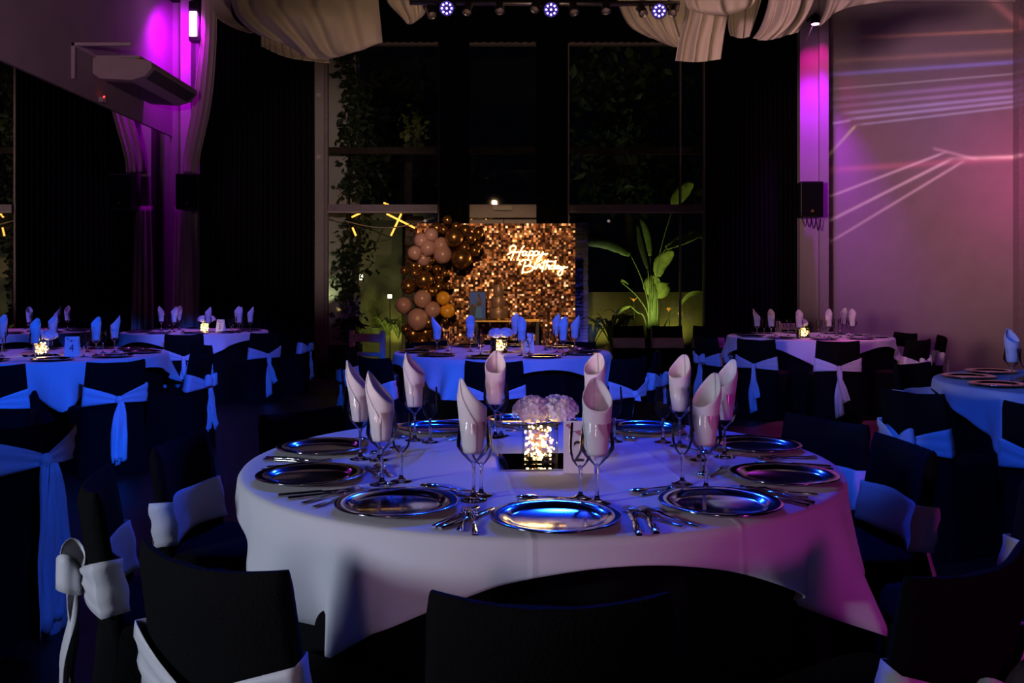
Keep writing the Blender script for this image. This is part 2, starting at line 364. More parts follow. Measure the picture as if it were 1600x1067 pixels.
curtain('curtain', 'narrow black curtain over the window post above the neon sign', 838, 887, 12.72, 5.44, Z(352, 12.72), 7, .04, seed=4)
curtain('curtain', 'wide black floor-length curtain between the plant window and magenta column', 1102, 1251, 12.55, 5.4, .03, 20, seed=5)
curtain('valance', 'long black valance across the top of the windows', 487, 1110, 12.58, 5.4, Z(66, 12.58), 50, .03, seed=6)
# narrow black side curtain left of right column
def drape(name, label, rows, depth_amp=.03, folds=6, n=40, m='drape', cat='drape', seed=1, solid=.004):
    """rows: list of lists of (px, py, Y) control points; lofted top to bottom, with gathered folds"""
    rr = random.Random(seed); ph = rr.uniform(0, 6)
    cr = [cat_rom([W(*p) for p in r_], n) for r_ in rows]
    m_ = 6*(len(rows)-1); cols = [cat_rom([c[k] for c in cr], m_) for k in range(n+1)]
    grid = []
    for i in range(m_+1):
        row = []
        for k in range(n+1):
            u = k/n; p = cols[k][i]
            q = math.sin(2*PI*folds*u+ph+1.3*math.sin(i/m_*2.1+ph))+.45*math.sin(2*PI*folds*1.9*u+1.7*ph)
            row.append(p+Vector((0, depth_amp*q, depth_amp*.25*q)))
        grid.append(row)
    b = MB(); b.grid(grid); return tag(b.obj(name, M[m], solid=solid), label, cat)
drape('drape', 'cream drape falling from the ceiling beside the corner column, gathered at its end',
      [[(316, -40, 12.4), (326, -40, 12.35), (338, -40, 12.4)], [(313, 60, 12.5), (325, 60, 12.4), (338, 60, 12.45)], [(301, 160, 12.6), (315, 160, 12.55), (330, 160, 12.6)],
       [(287, 240, 12.7), (300, 240, 12.62), (313, 240, 12.66)], [(285, 270, 12.7), (297, 270, 12.64), (309, 271, 12.66)]], .025, 4, 30)
drape('drape', 'cream drape hanging below the small corner speaker down to the table behind',
      [[(274, 322, 12.72), (285, 322, 12.66), (297, 322, 12.7)], [(271, 400, 12.72), (285, 400, 12.64), (299, 400, 12.68)], [(268, 500, 12.72), (284, 500, 12.62), (301, 500, 12.66)],
       [(267, 575, 12.72), (284, 575, 12.62), (302, 575, 12.66)]], .025, 5, 30, seed=3)

# ------------------------------------------------------------------ swags under the ceiling
S = 8.0
drape('swag', 'broad cream ceiling swag spreading beside the black window, ending in a straight edge',
      [[(352, -60, S), (430, -55, S+.1), (510, -55, S+.1), (588, -60, S)], [(362, 8, S), (420, 2, S-.15), (505, 2, S-.2), (590, -5, S-.1)], [(384, 42, S), (440, 36, S-.2), (515, 36, S-.25), (593, 30, S-.15)],
       [(418, 60, S+.05), (470, 70, S-.1), (530, 80, S-.15), (596, 62, S-.1)], [(428, 56, S+.2), (488, 92, S), (545, 84, S), (596, 66, S)]], .035, 5, 56, m='drape', seed=11, cat='swag')
drape('swag', 'thin mauve lower fold of cloth with a ruffled edge hanging under the broad swag',
      [[(408, -75, S+.35), (445, -75, S+.35), (512, -75, S+.35)], [(408, 50, S+.35), (445, 58, S+.35), (512, 72, S+.35)], [(408, 72, S+.3), (450, 90, S+.3), (515, 99, S+.3)]], .02, 9, 56, seed=5, cat='swag')
drape('swag', 'slim cream band of cloth curving down to the black curtain top',
      [[(362, -30, S+.4), (361, 18, S+.4), (375, 38, S+.4), (396, 51, S+.4)], [(314, -30, S+.3), (336, 22, S+.3), (362, 42, S+.3), (392, 52, S+.35)]], .012, 2, 30, seed=6, cat='swag')
drape('swag', 'small cream pointed tail of cloth hanging by the first blue lamp',
      [[(598, -40, S-.1), (640, -40, S-.2), (672, -40, S-.2)], [(604, 0, S-.1), (640, 0, S-.25), (668, 4, S-.2)], [(626, 26, S-.1), (645, 30, S-.2), (662, 22, S-.15)], [(636, 37, S-.1), (640, 38, S-.1), (645, 36, S-.1)]], .03, 3, 30, seed=7, cat='swag')
drape('swag', 'curved cream swag behind the third blue lamp, its lower hem ruffled',
      [[(962, -25, S+.2), (1010, -25, S+.1), (1080, -25, S+.2)], [(967, 8, S+.2), (1012, 5, S), (1078, 12, S+.1)], [(984, 40, S+.2), (1025, 36, S), (1078, 45, S+.1)], [(1012, 57, S+.25), (1040, 60, S+.1), (1080, 66, S+.1)], [(1022, 60, S+.3), (1052, 73, S+.2), (1082, 72, S+.1)]], .03, 6, 56, seed=8, cat='swag')
drape('swag', 'cream hanging flap of cloth with a squared lower end beside the curved swag',
      [[(1075, -30, S-.1), (1110, -30, S-.15), (1150, -30, S-.1)], [(1072, 18, S-.1), (1105, 20, S-.2), (1140, 22, S-.1)], [(1062, 60, S), (1095, 62, S-.15), (1133, 60, S-.1)], [(1056, 95, S), (1090, 97, S-.15), (1128, 92, S-.1)]], .045, 4, 48, seed=9, cat='swag')
drape('swag', 'cream roll of cloth bunched over the squared flap',
      [[(1068, -20, S-.35), (1120, -30, S-.45), (1188, -25, S-.35)], [(1074, 10, S-.35), (1125, 14, S-.5), (1180, 2, S-.35)], [(1090, 19, S-.3), (1135, 24, S-.4), (1172, 12, S-.3)]], .03, 3, 40, seed=10, cat='swag')
drape('swag', 'small cream fold peeping between the flap and the wide loop',
      [[(1136, -20, S+.3), (1165, -20, S+.3), (1196, -20, S+.3)], [(1138, 40, S+.3), (1160, 44, S+.25), (1178, 40, S+.3)], [(1142, 56, S+.3), (1158, 60, S+.25), (1172, 57, S+.3)]], .02, 3, 30, seed=12, cat='swag')
drape('swag', 'wide cream loop of cloth with vertical folds before the black corner',
      [[(1205, -30, S), (1245, -30, S-.2), (1285, -30, S)], [(1200, 10, S), (1240, 10, S-.25), (1276, 0, S)], [(1190, 42, S), (1225, 40, S-.25), (1262, 28, S)], [(1178, 60, S), (1200, 63, S-.1), (1248, 50, S)]], .04, 4, 48, seed=13, cat='swag')
drape('swag', 'last slim cream swag running to the laser-lit wall above the magenta column',
      [[(1300, -30, S+.3), (1350, -30, S+.3), (1420, -30, S+.3)], [(1290, 15, S+.35), (1330, 0, S+.3), (1400, -8, S+.3)], [(1280, 42, S+.4), (1318, 14, S+.35), (1392, 1, S+.3)]], .02, 3, 36, seed=14, cat='swag')

# ------------------------------------------------------------------ truss pipe, blue par lamps, unlit spots
tr = MB(); a, b_ = W(640, 4, TRUSS_Y), W(1062, 6, TRUSS_Y)
tr.tube([a, b_], .022, 10)
tp = thing('lighting_bar', 'dark horizontal lighting bar carrying the stage lamps under the ceiling', 'lighting bar', (0, 0, 0))
tr.obj('pipe', M['steel'], tp)
for px in (662, 850, 1045):
    q = MB(); q.tube([W(px, 4, TRUSS_Y), Vector((X(px, TRUSS_Y), TRUSS_Y, ZC+.02))], .008); q.obj('hanger', M['black_metal'], tp)
def aim(o, frm, to):
    o.rotation_euler = (Vector(to)-Vector(frm)).to_track_quat('-Z', 'Y').to_euler()
ORD = ['first', 'second', 'third', 'fourth', 'fifth', 'sixth', 'seventh', 'eighth', 'ninth', 'tenth', 'eleventh', 'twelfth', 'thirteenth', 'fourteenth', 'fifteenth', 'sixteenth']
def yoke(o, loc, r):
    q = MB(); i = o.matrix_basis.inverted()
    top = Vector((loc[0], TRUSS_Y, TRUSS_Z-.0)); c = Vector(loc)
    for s in (-1, 1): q.tube([i @ (c+Vector((s*r*1.1, 0, 0))), i @ (c+Vector((s*r*1.1, .06, r*.9))), i @ (top+Vector((s*.012, 0, 0)))], .006, 6)
    q.obj('yoke', M['black_metal'], o)
proto_led = None
for i, (px, py) in enumerate(PARS):
    p = W(px, py, TRUSS_Y-.16)
    o = thing('par_lamp', 'round stage lamp glowing with nine blue LEDs, %s of three along the bar' % ('leftmost', 'middle', 'rightmost')[i], 'stage lamp', p, 0, 'blue stage lamps')
    aim(o, p, (((-.4, .3, .8)[i]), 0.5, 1.2))
    bpy.context.view_layer.update()
    q = MB(); q.lathe([(.001, .10), (.05, .10), (.062, .07), (.066, 0), (.060, -.004), (.056, .004), (.001, .004)], 24); q.obj('housing', M['black_metal'], o)
    yoke(o, p, .066)
    for k in range(9):
        a_ = 2*PI*k/8; rr = .040 if k < 8 else 0
        if proto_led is None:
            q = MB(); q.ball((0, 0, 0), .0095, 10); le = q.obj('led', M['led_blue'], o); proto_led = le
        else:
            le = proto_led.copy(); C.objects.link(le); le.parent = o
        le.location = (rr*math.cos(a_), rr*math.sin(a_), -.006)
cans = [(673, 19, -30), (731, 14, 20), (781, 12, 0), (838, 10, 35), (896, 14, -10), (947, 12, 5), (1003, 16, -20), (1053, 16, 40)]
for i, (px, py, tl) in enumerate(cans):
    p = W(px, py, TRUSS_Y-.04)
    o = thing('spot_lamp', 'small unlit metal spot lamp on the lighting bar, %s from the left' % ORD[i], 'spot lamp', p, 0, 'unlit spot lamps')
    o.rotation_euler = (math.radians(-28), math.radians(tl*.7), 0)
    bpy.context.view_layer.update()
    q = MB(); q.lathe([(.001, .07), (.024, .07), (.034, .045), (.036, -.03), (.040, -.034), (.040, -.045), (.034, -.045), (.030, -.02), (.03, .0), (.001, .0)], 20); q.obj('can', M['steel'], o)
    q = MB(); q.lathe([(.001, -.022), (.031, -.024), (.031, -.03), (.001, -.036)], 16); q.obj('lens', M['par_lens'], o)
    yoke(o, p, .036)

# ------------------------------------------------------------------ side fixtures
# magenta wall lamp (left corner)
p = W(303, 40, 12.45)
o = thing('wash_lamp', 'magenta wash lamp glowing high beside the corner drape', 'wall lamp', p)
boxo('housing', -.07, .09, -.02, .12, -.22, .34, M['black_metal'], o, .01)
q = MB(); q.box(-.055, .055, -.045, -.02, -.16, .19); q.obj('lens', M['led_mag'], o, False, .02)
boxo('bracket', .02, .06, .12, .42, .1, .14, M['black_metal'], o)
spot('magenta_beam', p+Vector((-.04, -.16, .12)), (XL+.12, 13.0, 4.2), 105, (.64, .0, 1.0), 165, 1.0, .06)
# magenta lamp above the right column
p = W(1274, 36, 11.45)
o = thing('wash_lamp', 'magenta lamp tucked under the swag above the bright column', 'wall lamp', p)
q = MB(); q.lathe([(.001, .10), (.05, .10), (.06, .0), (.055, -.01), (.001, -.01)], 18); q.obj('can', M['black_metal'], o)
q = MB(); q.lathe([(.001, -.011), (.05, -.011), (.045, -.02), (.001, -.024)], 18); q.obj('lens', M['led_mag'], o)
q = MB(); q.tube([(0, .03, .05), (-.03, .15, -.1), (-.10, .2, -.25)], .008); q.obj('cable', M['white_paint'], o)
boxo('bracket', -.015, .015, .0, .31, .1, .13, M['black_metal'], o)
spot('magenta_beam', p+Vector((-.05, -.25, -.04)), (4.06, 11.8, 2.75), 330, (.50, .0, 1.0), 58, 1.0, .05)
spot('pink_beam', p+Vector((0, -.06, -.05)), (4.10, 11.74, 3.5), 24, (1.0, .0, .45), 100, .9, .05)
spot('magenta_floor', (4.3, 10.9, 4.9), (3.1, 8.0, 0), 380, (1.0, .03, .45), 24, .8, .06)
# loudspeakers
def speaker(label, px0, px1, py0, py1, Y, badge=True):
    x0, x1, z0, z1 = X(px0, Y), X(px1, Y), Z(py1, Y), Z(py0, Y); w_ = (x1-x0)/2; h = (z1-z0)/2
    o = thing('loudspeaker', label, 'loudspeaker', ((x0+x1)/2, Y, (z0+z1)/2))
    q = MB(); q.add([(-w_, 0, -h), (w_, 0, -h), (w_*.8, .3*w_*6, -h), (-w_*.8, .3*w_*6, -h), (-w_, 0, h), (w_, 0, h), (w_*.8, .3*w_*6, h), (-w_*.8, .3*w_*6, h)],
                    [(0, 1, 5, 4), (1, 2, 6, 5), (2, 3, 7, 6), (3, 0, 4, 7), (4, 5, 6, 7), (3, 2, 1, 0)]); q.obj('cabinet', M['black_metal'], o, False, .012)
    boxo('grille', -w_*.9, w_*.9, -.012, 0, -h*.92, h*.92, M['curtain'], o, .008)
    q = MB(); s = w_*.16; q.add([(-s, -.014, -h*.72), (s, -.014, -h*.72), (0, -.014, -h*.72+s*1.7), (-s, -.011, -h*.72), (s, -.011, -h*.72), (0, -.011, -h*.72+s*1.7)], [(0, 1, 2), (5, 4, 3), (0, 3, 4, 1), (1, 4, 5, 2), (2, 5, 3, 0)])
    q.obj('badge', M['brand'], o, False)
    boxo('bracket', -.03, .03, .25*w_*6, Y*0+.34*w_*6+.1, -.05, .05, M['black_metal'], o)
    return o
s1 = speaker('black loudspeaker with amber triangle badge on the magenta column', 1251, 1287, 283, 339, 11.35)
q = MB()
for k in range(4):
    x_ = -.1+.06*k; q.tube(cat_rom([(x_, .1, -.22), (x_+.02, .08, -.30-.03*k), (x_+.05, .1, -.34), (x_+.08, .14, -.24)], 10), .006)
q.obj('cable', M['black_metal'], s1)
speaker('small black loudspeaker mounted between the two cream corner drapes', 274, 311, 271, 327, 12.35)
# ceiling air conditioner on the left bulkhead
ya, yb = 10.5, 12.0
ac = thing('air_conditioner', 'long cream air conditioner slung from brackets on the side wall', 'air conditioner', (XL+.06, ya, 3.76))
wd = .70
prof = [(0, .06), (.08, .0), (.45, -.02), (.62, .03), (wd, .13), (wd-.01, .2), (.52, .235), (0, .245)]
q = MB(); q.grid([[(x_, y_, z_) for x_, z_ in prof] for y_ in (0, .02, yb-ya-.02, yb-ya)], True)
for y_ in (0, yb-ya): q.add([(x_, y_, z_) for x_, z_ in prof], [tuple(range(len(prof)))])
q.obj('shell', M['ac'], ac, False, .012)
q = MB(); q.add([(.10, .12, -.008), (.42, .12, -.028), (.42, yb-ya-.12, -.028), (.10, yb-ya-.12, -.008), (.10, .12, .01), (.42, .12, -.01), (.42, yb-ya-.12, -.01), (.10, yb-ya-.12, .01)], [(0, 1, 2, 3), (4, 7, 6, 5), (0, 4, 5, 1), (1, 5, 6, 2), (2, 6, 7, 3), (3, 7, 4, 0)])
q.obj('intake_grille', M['ac_dark'], ac, False)
q = MB(); q.add([(.60, .08, .012), (.705, .08, .115), (.705, yb-ya-.08, .115), (.60, yb-ya-.08, .012), (.60, .08, .03), (.69, .08, .125), (.69, yb-ya-.08, .125), (.60, yb-ya-.08, .03)], [(0, 1, 2, 3), (4, 7, 6, 5), (0, 4, 5, 1), (1, 5, 6, 2), (2, 6, 7, 3), (3, 7, 4, 0)])
q.obj('outlet_flap', M['ac_dark'], ac, False)
boxo('bracket', 0, .66, -.5, -.47, .25, .285, M['white_paint'], ac)
boxo('bracket', -.005, .03, -.5, -.47, -.12, .285, M['white_paint'], ac)
boxo('bracket', 0, .03, -.47, .1, .25, .285, M['white_paint'], ac)
boxo('bracket', .0, .55, .02, yb-ya-.02, .245, .275, M['white_paint'], ac)
for dx, m_ in ((.1, 'red_led'), (.05, 'pot')):
    pass
sd = thing('sensor', 'small white wall sensor with a red light below the air conditioner', 'sensor', (XL+.05, 10.72, 3.55))
boxo('case', 0, .05, -.05, .05, -.03, .03, M['white_paint'], sd, .008)
q = MB(); q.ball((.055, -.02, .035), .012, 8); q.obj('indicator', M['red_led'], sd)

# ------------------------------------------------------------------ laser projector: light with a line pattern of its own
def gobo():
    src = Vector((2.6, 1.0, 3.3)); tgt = Vector((5.5, 12.0, 3.3))
    o = spot('laser_projector', src, tgt, 5200, (1, 1, 1), 34, .05, .0)
    bpy.context.view_layer.update()
    inv = o.matrix_world.inverted()
    def uv(px, py):
        q = inv @ W(px, py, WY); return q.x/q.z, q.y/q.z
    l = o.data; l.use_nodes = True; nt = l.node_tree; em = nt.nodes['Emission']
    tc = nt.nodes.new('ShaderNodeTexCoord'); sp = nt.nodes.new('ShaderNodeSeparateXYZ'); nt.links.new(tc.outputs['Normal'], sp.inputs[0])
    def m(op, a, b=None, c=None, clamp=False):
        n = nt.nodes.new('ShaderNodeMath'); n.operation = op; n.use_clamp = clamp
        for i, v in enumerate((a, b, c)):
            if v is None: continue
            if isinstance(v, (int, float)): n.inputs[i].default_value = v
            else: nt.links.new(v, n.inputs[i])
        return n.outputs[0]
    u = m('DIVIDE', sp.outputs[0], sp.outputs[2]); v = m('DIVIDE', sp.outputs[1], sp.outputs[2])
    acc = [None, None, None]
    def addc(f, col):
        for i in range(3):
            t = m('MULTIPLY', f, col[i]); acc[i] = t if acc[i] is None else m('ADD', acc[i], t)
    pxu = abs(uv(1400, 200)[0]-uv(1401, 200)[0])
    segs = [((1335, 59), (1600, 47), 3.0, (.55, .14, .08), .0, 1), ((1292, 96), (1600, 79), 4.0, (.28, .10, .07), .3, 1), ((1292, 117), (1600, 96), 3.2, (.18, .14, .75), .4, 1),
            ((1292, 140), (1600, 114), 1.6, (.35, .25, .40), .4, 1), ((1292, 156), (1600, 128), 3.5, (.34, .15, .55), .2, 1), ((1292, 168), (1600, 139), 3.2, (.42, .20, .62), .2, 1),
            ((1310, 178), (1600, 149), 3.0, (.48, .28, .80), .5, 1), ((1318, 187), (1600, 157), 2.6, (.52, .34, .85), .6, .9), ((1332, 196), (1600, 165), 2.0, (.50, .36, .75), .5, .8),
            ((1300, 193), (1330, 188), 2.0, (.4, .2, .5), 1, 1), ((1292, 246), (1338, 195), 2.4, (.55, .42, .12), .1, 1),
            ((1290, 266), (1600, 246), 5.0, (.55, .06, .14), .5, 1), ((1470, 248), (1600, 245), 3.0, (1.7, .8, .95), .0, 1),
            ((1294, 308), (1482, 236), 2.2, (.85, .40, .65), .5, 1), ((1294, 346), (1492, 246), 2.4, (.95, .45, .70), .5, 1), ((1294, 380), (1512, 248), 2.2, (.80, .36, .56), .4, 1),
            ((1455, 231), (1530, 250), 2.5, (.65, .25, .40), .6, 1), ((1545, -5), (1600, 45), 6.0, (.40, .09, .10), .7, 1)]
    for (p0, p1, wpx, col, f0, f1) in segs:
        a = Vector(uv(*p0)); b = Vector(uv(*p1)); d = b-a; L = d.length; t = d/L; nrm = Vector((-t.y, t.x)); wd = wpx*pxu
        pe = m('MULTIPLY_ADD', v, nrm.y/wd, -a.dot(nrm)/wd); pe = m('MULTIPLY_ADD', u, nrm.x/wd, pe)
        al = m('MULTIPLY_ADD', v, t.y/L, -a.dot(t)/L); al = m('MULTIPLY_ADD', u, t.x/L, al)
        g = m('EXPONENT', m('MULTIPLY', m('MULTIPLY', pe, pe), -1.0))
        e0 = m('MULTIPLY', al, 12, clamp=True); e1 = m('MULTIPLY', m('SUBTRACT', 1.0, al), 12, clamp=True)
        ramp = m('MULTIPLY_ADD', al, f1-f0, f0, clamp=True)
        addc(m('MULTIPLY', m('MULTIPLY', g, ramp), m('MULTIPLY', e0, e1)), col)
    for (px, py, rad, col) in ((1610, 275, 105, (.50, .05, .20)), (1560, 330, 190, (.14, .02, .07)), (1480, 165, 110, (.08, .03, .14))):
        a = uv(px, py); s = 1/(rad*pxu)
        du = m('MULTIPLY_ADD', u, s, -a[0]*s); dv = m('MULTIPLY_ADD', v, s, -a[1]*s)
        addc(m('EXPONENT', m('MULTIPLY', m('ADD', m('MULTIPLY', du, du), m('MULTIPLY', dv, dv)), -1.0)), col)
    cb = nt.nodes.new('ShaderNodeCombineXYZ')
    for i in range(3): nt.links.new(acc[i], cb.inputs[i])
    nt.links.new(cb.outputs[0], em.inputs['Color']); em.inputs['Strength'].default_value = 1
gobo()

# ------------------------------------------------------------------ garden beyond the glass
st(boxo('ground', -9, 9, 13.2, 22, -.12, -.01, M['soil']))
gw = thing('garden_wall', 'olive plastered garden wall lit from below beyond the windows', 'wall', (0, 15.6, 0))
q = MB(); q.box(-7, -.9, 0, .25, -.02, 2.75); q.obj('wall', M['garden_wall'], gw, False); q = MB(); q.box(-.9, 7, .0, .25, -.02, 1.22); q.obj('wall', M['garden_wall'], gw, False); gw['kind'] = 'structure'; del gw['category']; del gw['label']; gw.name = 'wall_garden'
pc = thing('pillar', 'pale exterior pillar overgrown with ivy behind the first window', 'pillar', (0, 13.62, 0))
boxo('shaft', X(506, 13.6), X(556, 13.6), 0, .3, -.02, 6.5, M['white_paint'], pc)
boxo('plinth', X(498, 13.6), X(560, 13.6), -.06, .36, -.02, .42, M['bark'], pc)
def leafcloud(b, pts, n, size, spread, rr, flat=.3):
    for _ in range(n):
        i = rr.random()*(len(pts)-1); j = int(i); p = Vector(pts[j]).lerp(Vector(pts[j+1]), i-j)
        p = p+Vector((rr.gauss(0, spread[0]), rr.gauss(0, spread[1]), rr.gauss(0, spread[2])))
        s = size*rr.uniform(.6, 1.3); mt = Matrix.Translation(p) @ Matrix.Rotation(rr.uniform(0, 6.28), 4, 'Z') @ Matrix.Rotation(rr.uniform(-1.2, 1.2), 4, 'X') @ Matrix.Rotation(rr.uniform(0, 6.28), 4, 'Y')
        v = [mt @ Vector(q_) for q_ in ((0, 0, -s), (s*.55, .1*s, -.2*s), (s*.3, 0, s*.5), (0, -.1*s, s), (-s*.3, 0, s*.5), (-s*.55, .1*s, -.2*s))]
        b.add(v, [(0, 1, 2, 3), (0, 3, 4, 5)])
iv = thing('ivy', 'dark ivy climbing the edge of the pale exterior pillar', 'ivy', (0, 0, 0))
rr = random.Random(5); q = MB()
leafcloud(q, [W(540, 85, 13.5), W(556, 140, 13.5), W(545, 200, 13.5), W(556, 250, 13.5), W(545, 310, 13.5)], 620, .06, (.09, .05, .12), rr)
leafcloud(q, [W(556, 330, 13.5), W(550, 390, 13.5), W(536, 430, 13.5), W(548, 480, 13.5), W(545, 530, 13.5)], 520, .06, (.10, .05, .12), rr)
leafcloud(q, [W(560, 120, 13.9), W(575, 250, 13.9), W(565, 420, 13.9)], 420, .055, (.12, .1, .2), rr)
fo = q.obj('foliage', M['leafD'], iv, False); fo['kind'] = 'stuff'
q = MB(); q.tube(cat_rom([W(548, 545, 13.56), W(552, 420, 13.56), W(546, 300, 13.56), W(556, 180, 13.56), W(545, 90, 13.56)], 24), .012); q.obj('stem', M['bark'], iv)
def tree(label, pts, trunk, n, size, spread, m, seed):
    t = thing('tree', label, 'tree', (trunk[0].x, trunk[0].y, 0)); i = Vector((-trunk[0].x, -trunk[0].y, 0)); rr = random.Random(seed)
    q = MB(); q.tube(cat_rom([p+i for p in trunk], 10), [.10-.005*k for k in range(11)], 8); q.obj('trunk', M['bark'], t)
    q = MB(); leafcloud(q, [Vector(p)+i for p in pts], n, size, spread, rr); f = q.obj('foliage', M[m], t, False); f['kind'] = 'stuff'
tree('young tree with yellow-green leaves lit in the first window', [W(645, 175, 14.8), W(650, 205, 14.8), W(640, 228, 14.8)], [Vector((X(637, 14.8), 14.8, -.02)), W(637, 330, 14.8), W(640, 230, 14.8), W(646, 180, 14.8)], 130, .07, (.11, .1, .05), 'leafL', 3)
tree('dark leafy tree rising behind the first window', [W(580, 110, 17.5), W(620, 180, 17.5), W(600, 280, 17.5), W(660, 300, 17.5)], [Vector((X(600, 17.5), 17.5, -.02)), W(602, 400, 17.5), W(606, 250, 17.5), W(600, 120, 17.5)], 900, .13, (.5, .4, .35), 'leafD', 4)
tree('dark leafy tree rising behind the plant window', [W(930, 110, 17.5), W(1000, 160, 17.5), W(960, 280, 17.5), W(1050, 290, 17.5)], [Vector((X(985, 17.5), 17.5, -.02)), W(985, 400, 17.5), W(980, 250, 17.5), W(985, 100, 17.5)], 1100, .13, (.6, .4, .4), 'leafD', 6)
# stacked-stone columns either side of the door
def stone_column(label, p0, p1, Y, seed):
    rr = random.Random(seed); x0, x1 = X(p0, Y), X(p1, Y)
    t = thing('stone_column', label, 'column', ((x0+x1)/2, Y, 0)); wd = (x1-x0)/2
    boxo('core', -wd*.9, wd*.9, .03, .25, -.02, 2.4, M['bark'], t)
    z = -.02; protos = []
    while z < 2.3:
        h = rr.uniform(.035, .075); xs = [-wd, rr.uniform(-.4, .4)*wd, wd] if rr.random() < .7 else [-wd, wd]
        for a, b__ in zip(xs, xs[1:]):
            if len(protos) < 8:
                q = MB(); j = [rr.uniform(-.06, .06) for _ in range(8)]
                q.add([(-.5, -.02+j[0]*.2, 0), (.5, -.02+j[1]*.2, j[2]), (.5, .06, 0), (-.5, .06, 0), (-.5+j[3], -.01+j[4]*.2, 1), (.5+j[5], -.015+j[6]*.2, 1+j[7]), (.5, .06, 1), (-.5, .06, 1)],
                      [(3, 2, 1, 0), (4, 5, 6, 7), (0, 1, 5, 4), (1, 2, 6, 5), (2, 3, 7, 6), (3, 0, 4, 7)])
                s_ = q.obj('stone', M['stone'], t, False); protos.append(s_)
            else:
                s_ = rr.choice(protos).copy(); C.objects.link(s_); s_.parent = t
            s_.location = ((a+b__)/2, rr.uniform(-.025, .01), z); s_.scale = ((b__-a)*.96, 1, h*.92)
        z += h
stone_column('stacked ledge-stone column beside the sequin wall, blue light at its foot', 893, 919, 13.75, 4)
stone_column('stacked ledge-stone column partly hidden behind the balloons', 633, 662, 13.75, 5)

def leaf_mesh(b, mid, width, side, n=14, tip=.15, fold=.25):
    """mid: control points of the midrib; side: direction across the blade"""
    pts = cat_rom(mid, n); rows = []
    for i, p in enumerate(pts):
        t = i/n; wv = width*(math.sin(PI*min(1, t*.92+.06))**.7)*(1-.15*t)
        if i == n: wv = .002
        tg = (pts[min(i+1, n)]-pts[max(i-1, 0)]).normalized(); s = Vector(side); s = (s-tg*s.dot(tg)).normalized(); nn = tg.cross(s)
        ru = .06*width*math.sin(i*2.4)
        rows.append([p+s*wv+nn*(fold*wv+ru), p+s*wv*.5+nn*fold*.35*wv, p, p-s*wv*.5+nn*fold*.35*wv, p-s*wv+nn*(fold*wv-ru)])
    b.grid(rows)
sb = thing('strelitzia', 'tall broad-leaved garden plant glowing yellow-green behind the glass', 'plant', (X(1020, 14.2), 14.2, -.01))
off = -Vector(sb.location); base = W(1021, 535, 14.2); base.z = .0
def leaf(pts, width, side, m='leafL', Y=14.2, stem=None):
    mid = [W(a, b_, Y+(c[0] if c else 0))+off for a, b_, *c in pts]
    q = MB(); leaf_mesh(q, mid, width, side); q.obj('leaf', M[m], sb, solid=.004)
    if stem:
        q = MB(); q.tube(cat_rom([base+off+Vector((R.uniform(-.08, .08), R.uniform(-.05, .05), 0))]+[W(a, b_, Y)+off for a, b_ in stem]+[mid[0]], 16), [.014-.0005*k for k in range(17)], 8); q.obj('stalk', M['stalk'], sb)
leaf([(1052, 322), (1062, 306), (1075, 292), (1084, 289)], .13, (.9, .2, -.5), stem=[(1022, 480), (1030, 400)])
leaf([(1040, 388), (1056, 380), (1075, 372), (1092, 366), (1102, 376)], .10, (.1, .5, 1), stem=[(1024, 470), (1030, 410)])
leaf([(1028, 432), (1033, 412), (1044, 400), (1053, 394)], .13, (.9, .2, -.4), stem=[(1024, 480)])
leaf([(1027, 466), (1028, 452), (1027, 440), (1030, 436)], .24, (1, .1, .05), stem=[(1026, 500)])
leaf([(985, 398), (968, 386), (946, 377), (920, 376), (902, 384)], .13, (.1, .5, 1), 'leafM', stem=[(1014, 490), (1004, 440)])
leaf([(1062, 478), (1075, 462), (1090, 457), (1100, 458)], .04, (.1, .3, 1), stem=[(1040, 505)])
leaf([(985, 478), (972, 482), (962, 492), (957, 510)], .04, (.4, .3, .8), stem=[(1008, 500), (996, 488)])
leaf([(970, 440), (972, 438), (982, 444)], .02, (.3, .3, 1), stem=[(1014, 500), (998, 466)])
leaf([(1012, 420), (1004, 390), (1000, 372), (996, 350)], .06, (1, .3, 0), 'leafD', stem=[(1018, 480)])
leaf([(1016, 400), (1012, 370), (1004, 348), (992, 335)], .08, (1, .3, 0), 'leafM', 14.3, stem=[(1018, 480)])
for k in range(5):
    q = MB(); a_ = W(1012+4*k, 540, 14.2); q.tube([Vector((a_.x, 14.2+.02*k, 0))+off, W(1014+3.4*k, 480, 14.2)+off, W(1016+2.5*k, 420+8*k, 14.2)+off], [.016, .013, .009], 8); q.obj('stalk', M['stalk'], sb)
def small_plant(label, px, py, Y, n, h, m, cat='plant', seed=1, spread=.5, potted=None, width=.02, pot_h=.16):
    rr = random.Random(seed); x_ = X(px, Y); zb = Z(py, Y)
    t = thing('garden_plant', label, cat, (x_, Y, zb if potted else max(zb, -.01)))
    if potted:
        q = MB(); q.lathe([(.001, 0), (.08, 0), (.10, pot_h), (.105, pot_h), (.09, pot_h-.01), (.001, pot_h-.02)], 16); q.obj('pot', M[potted], t); zb = pot_h-.02
    else: zb = 0
    for k in range(n):
        a_ = rr.uniform(0, 2*PI); l_ = h*rr.uniform(.7, 1.1); e = spread*rr.uniform(.4, 1)*l_; dx, dy = math.cos(a_), math.sin(a_)*.6
        mid = [(0, 0, zb), (dx*e*.35, dy*e*.35, zb+l_*.55), (dx*e*.8, dy*e*.8, zb+l_*.85), (dx*e*1.2, dy*e*1.2, zb+l_*.72)]
        q = MB(); leaf_mesh(q, mid, width, (-dy, dx, .1), 8); q.obj('leaf', M[m], t)
small_plant('spiky dracaena lit yellow beside the ivy pillar', 563, 522, 14.9, 12, .62, 'leafL', seed=2, spread=.8)
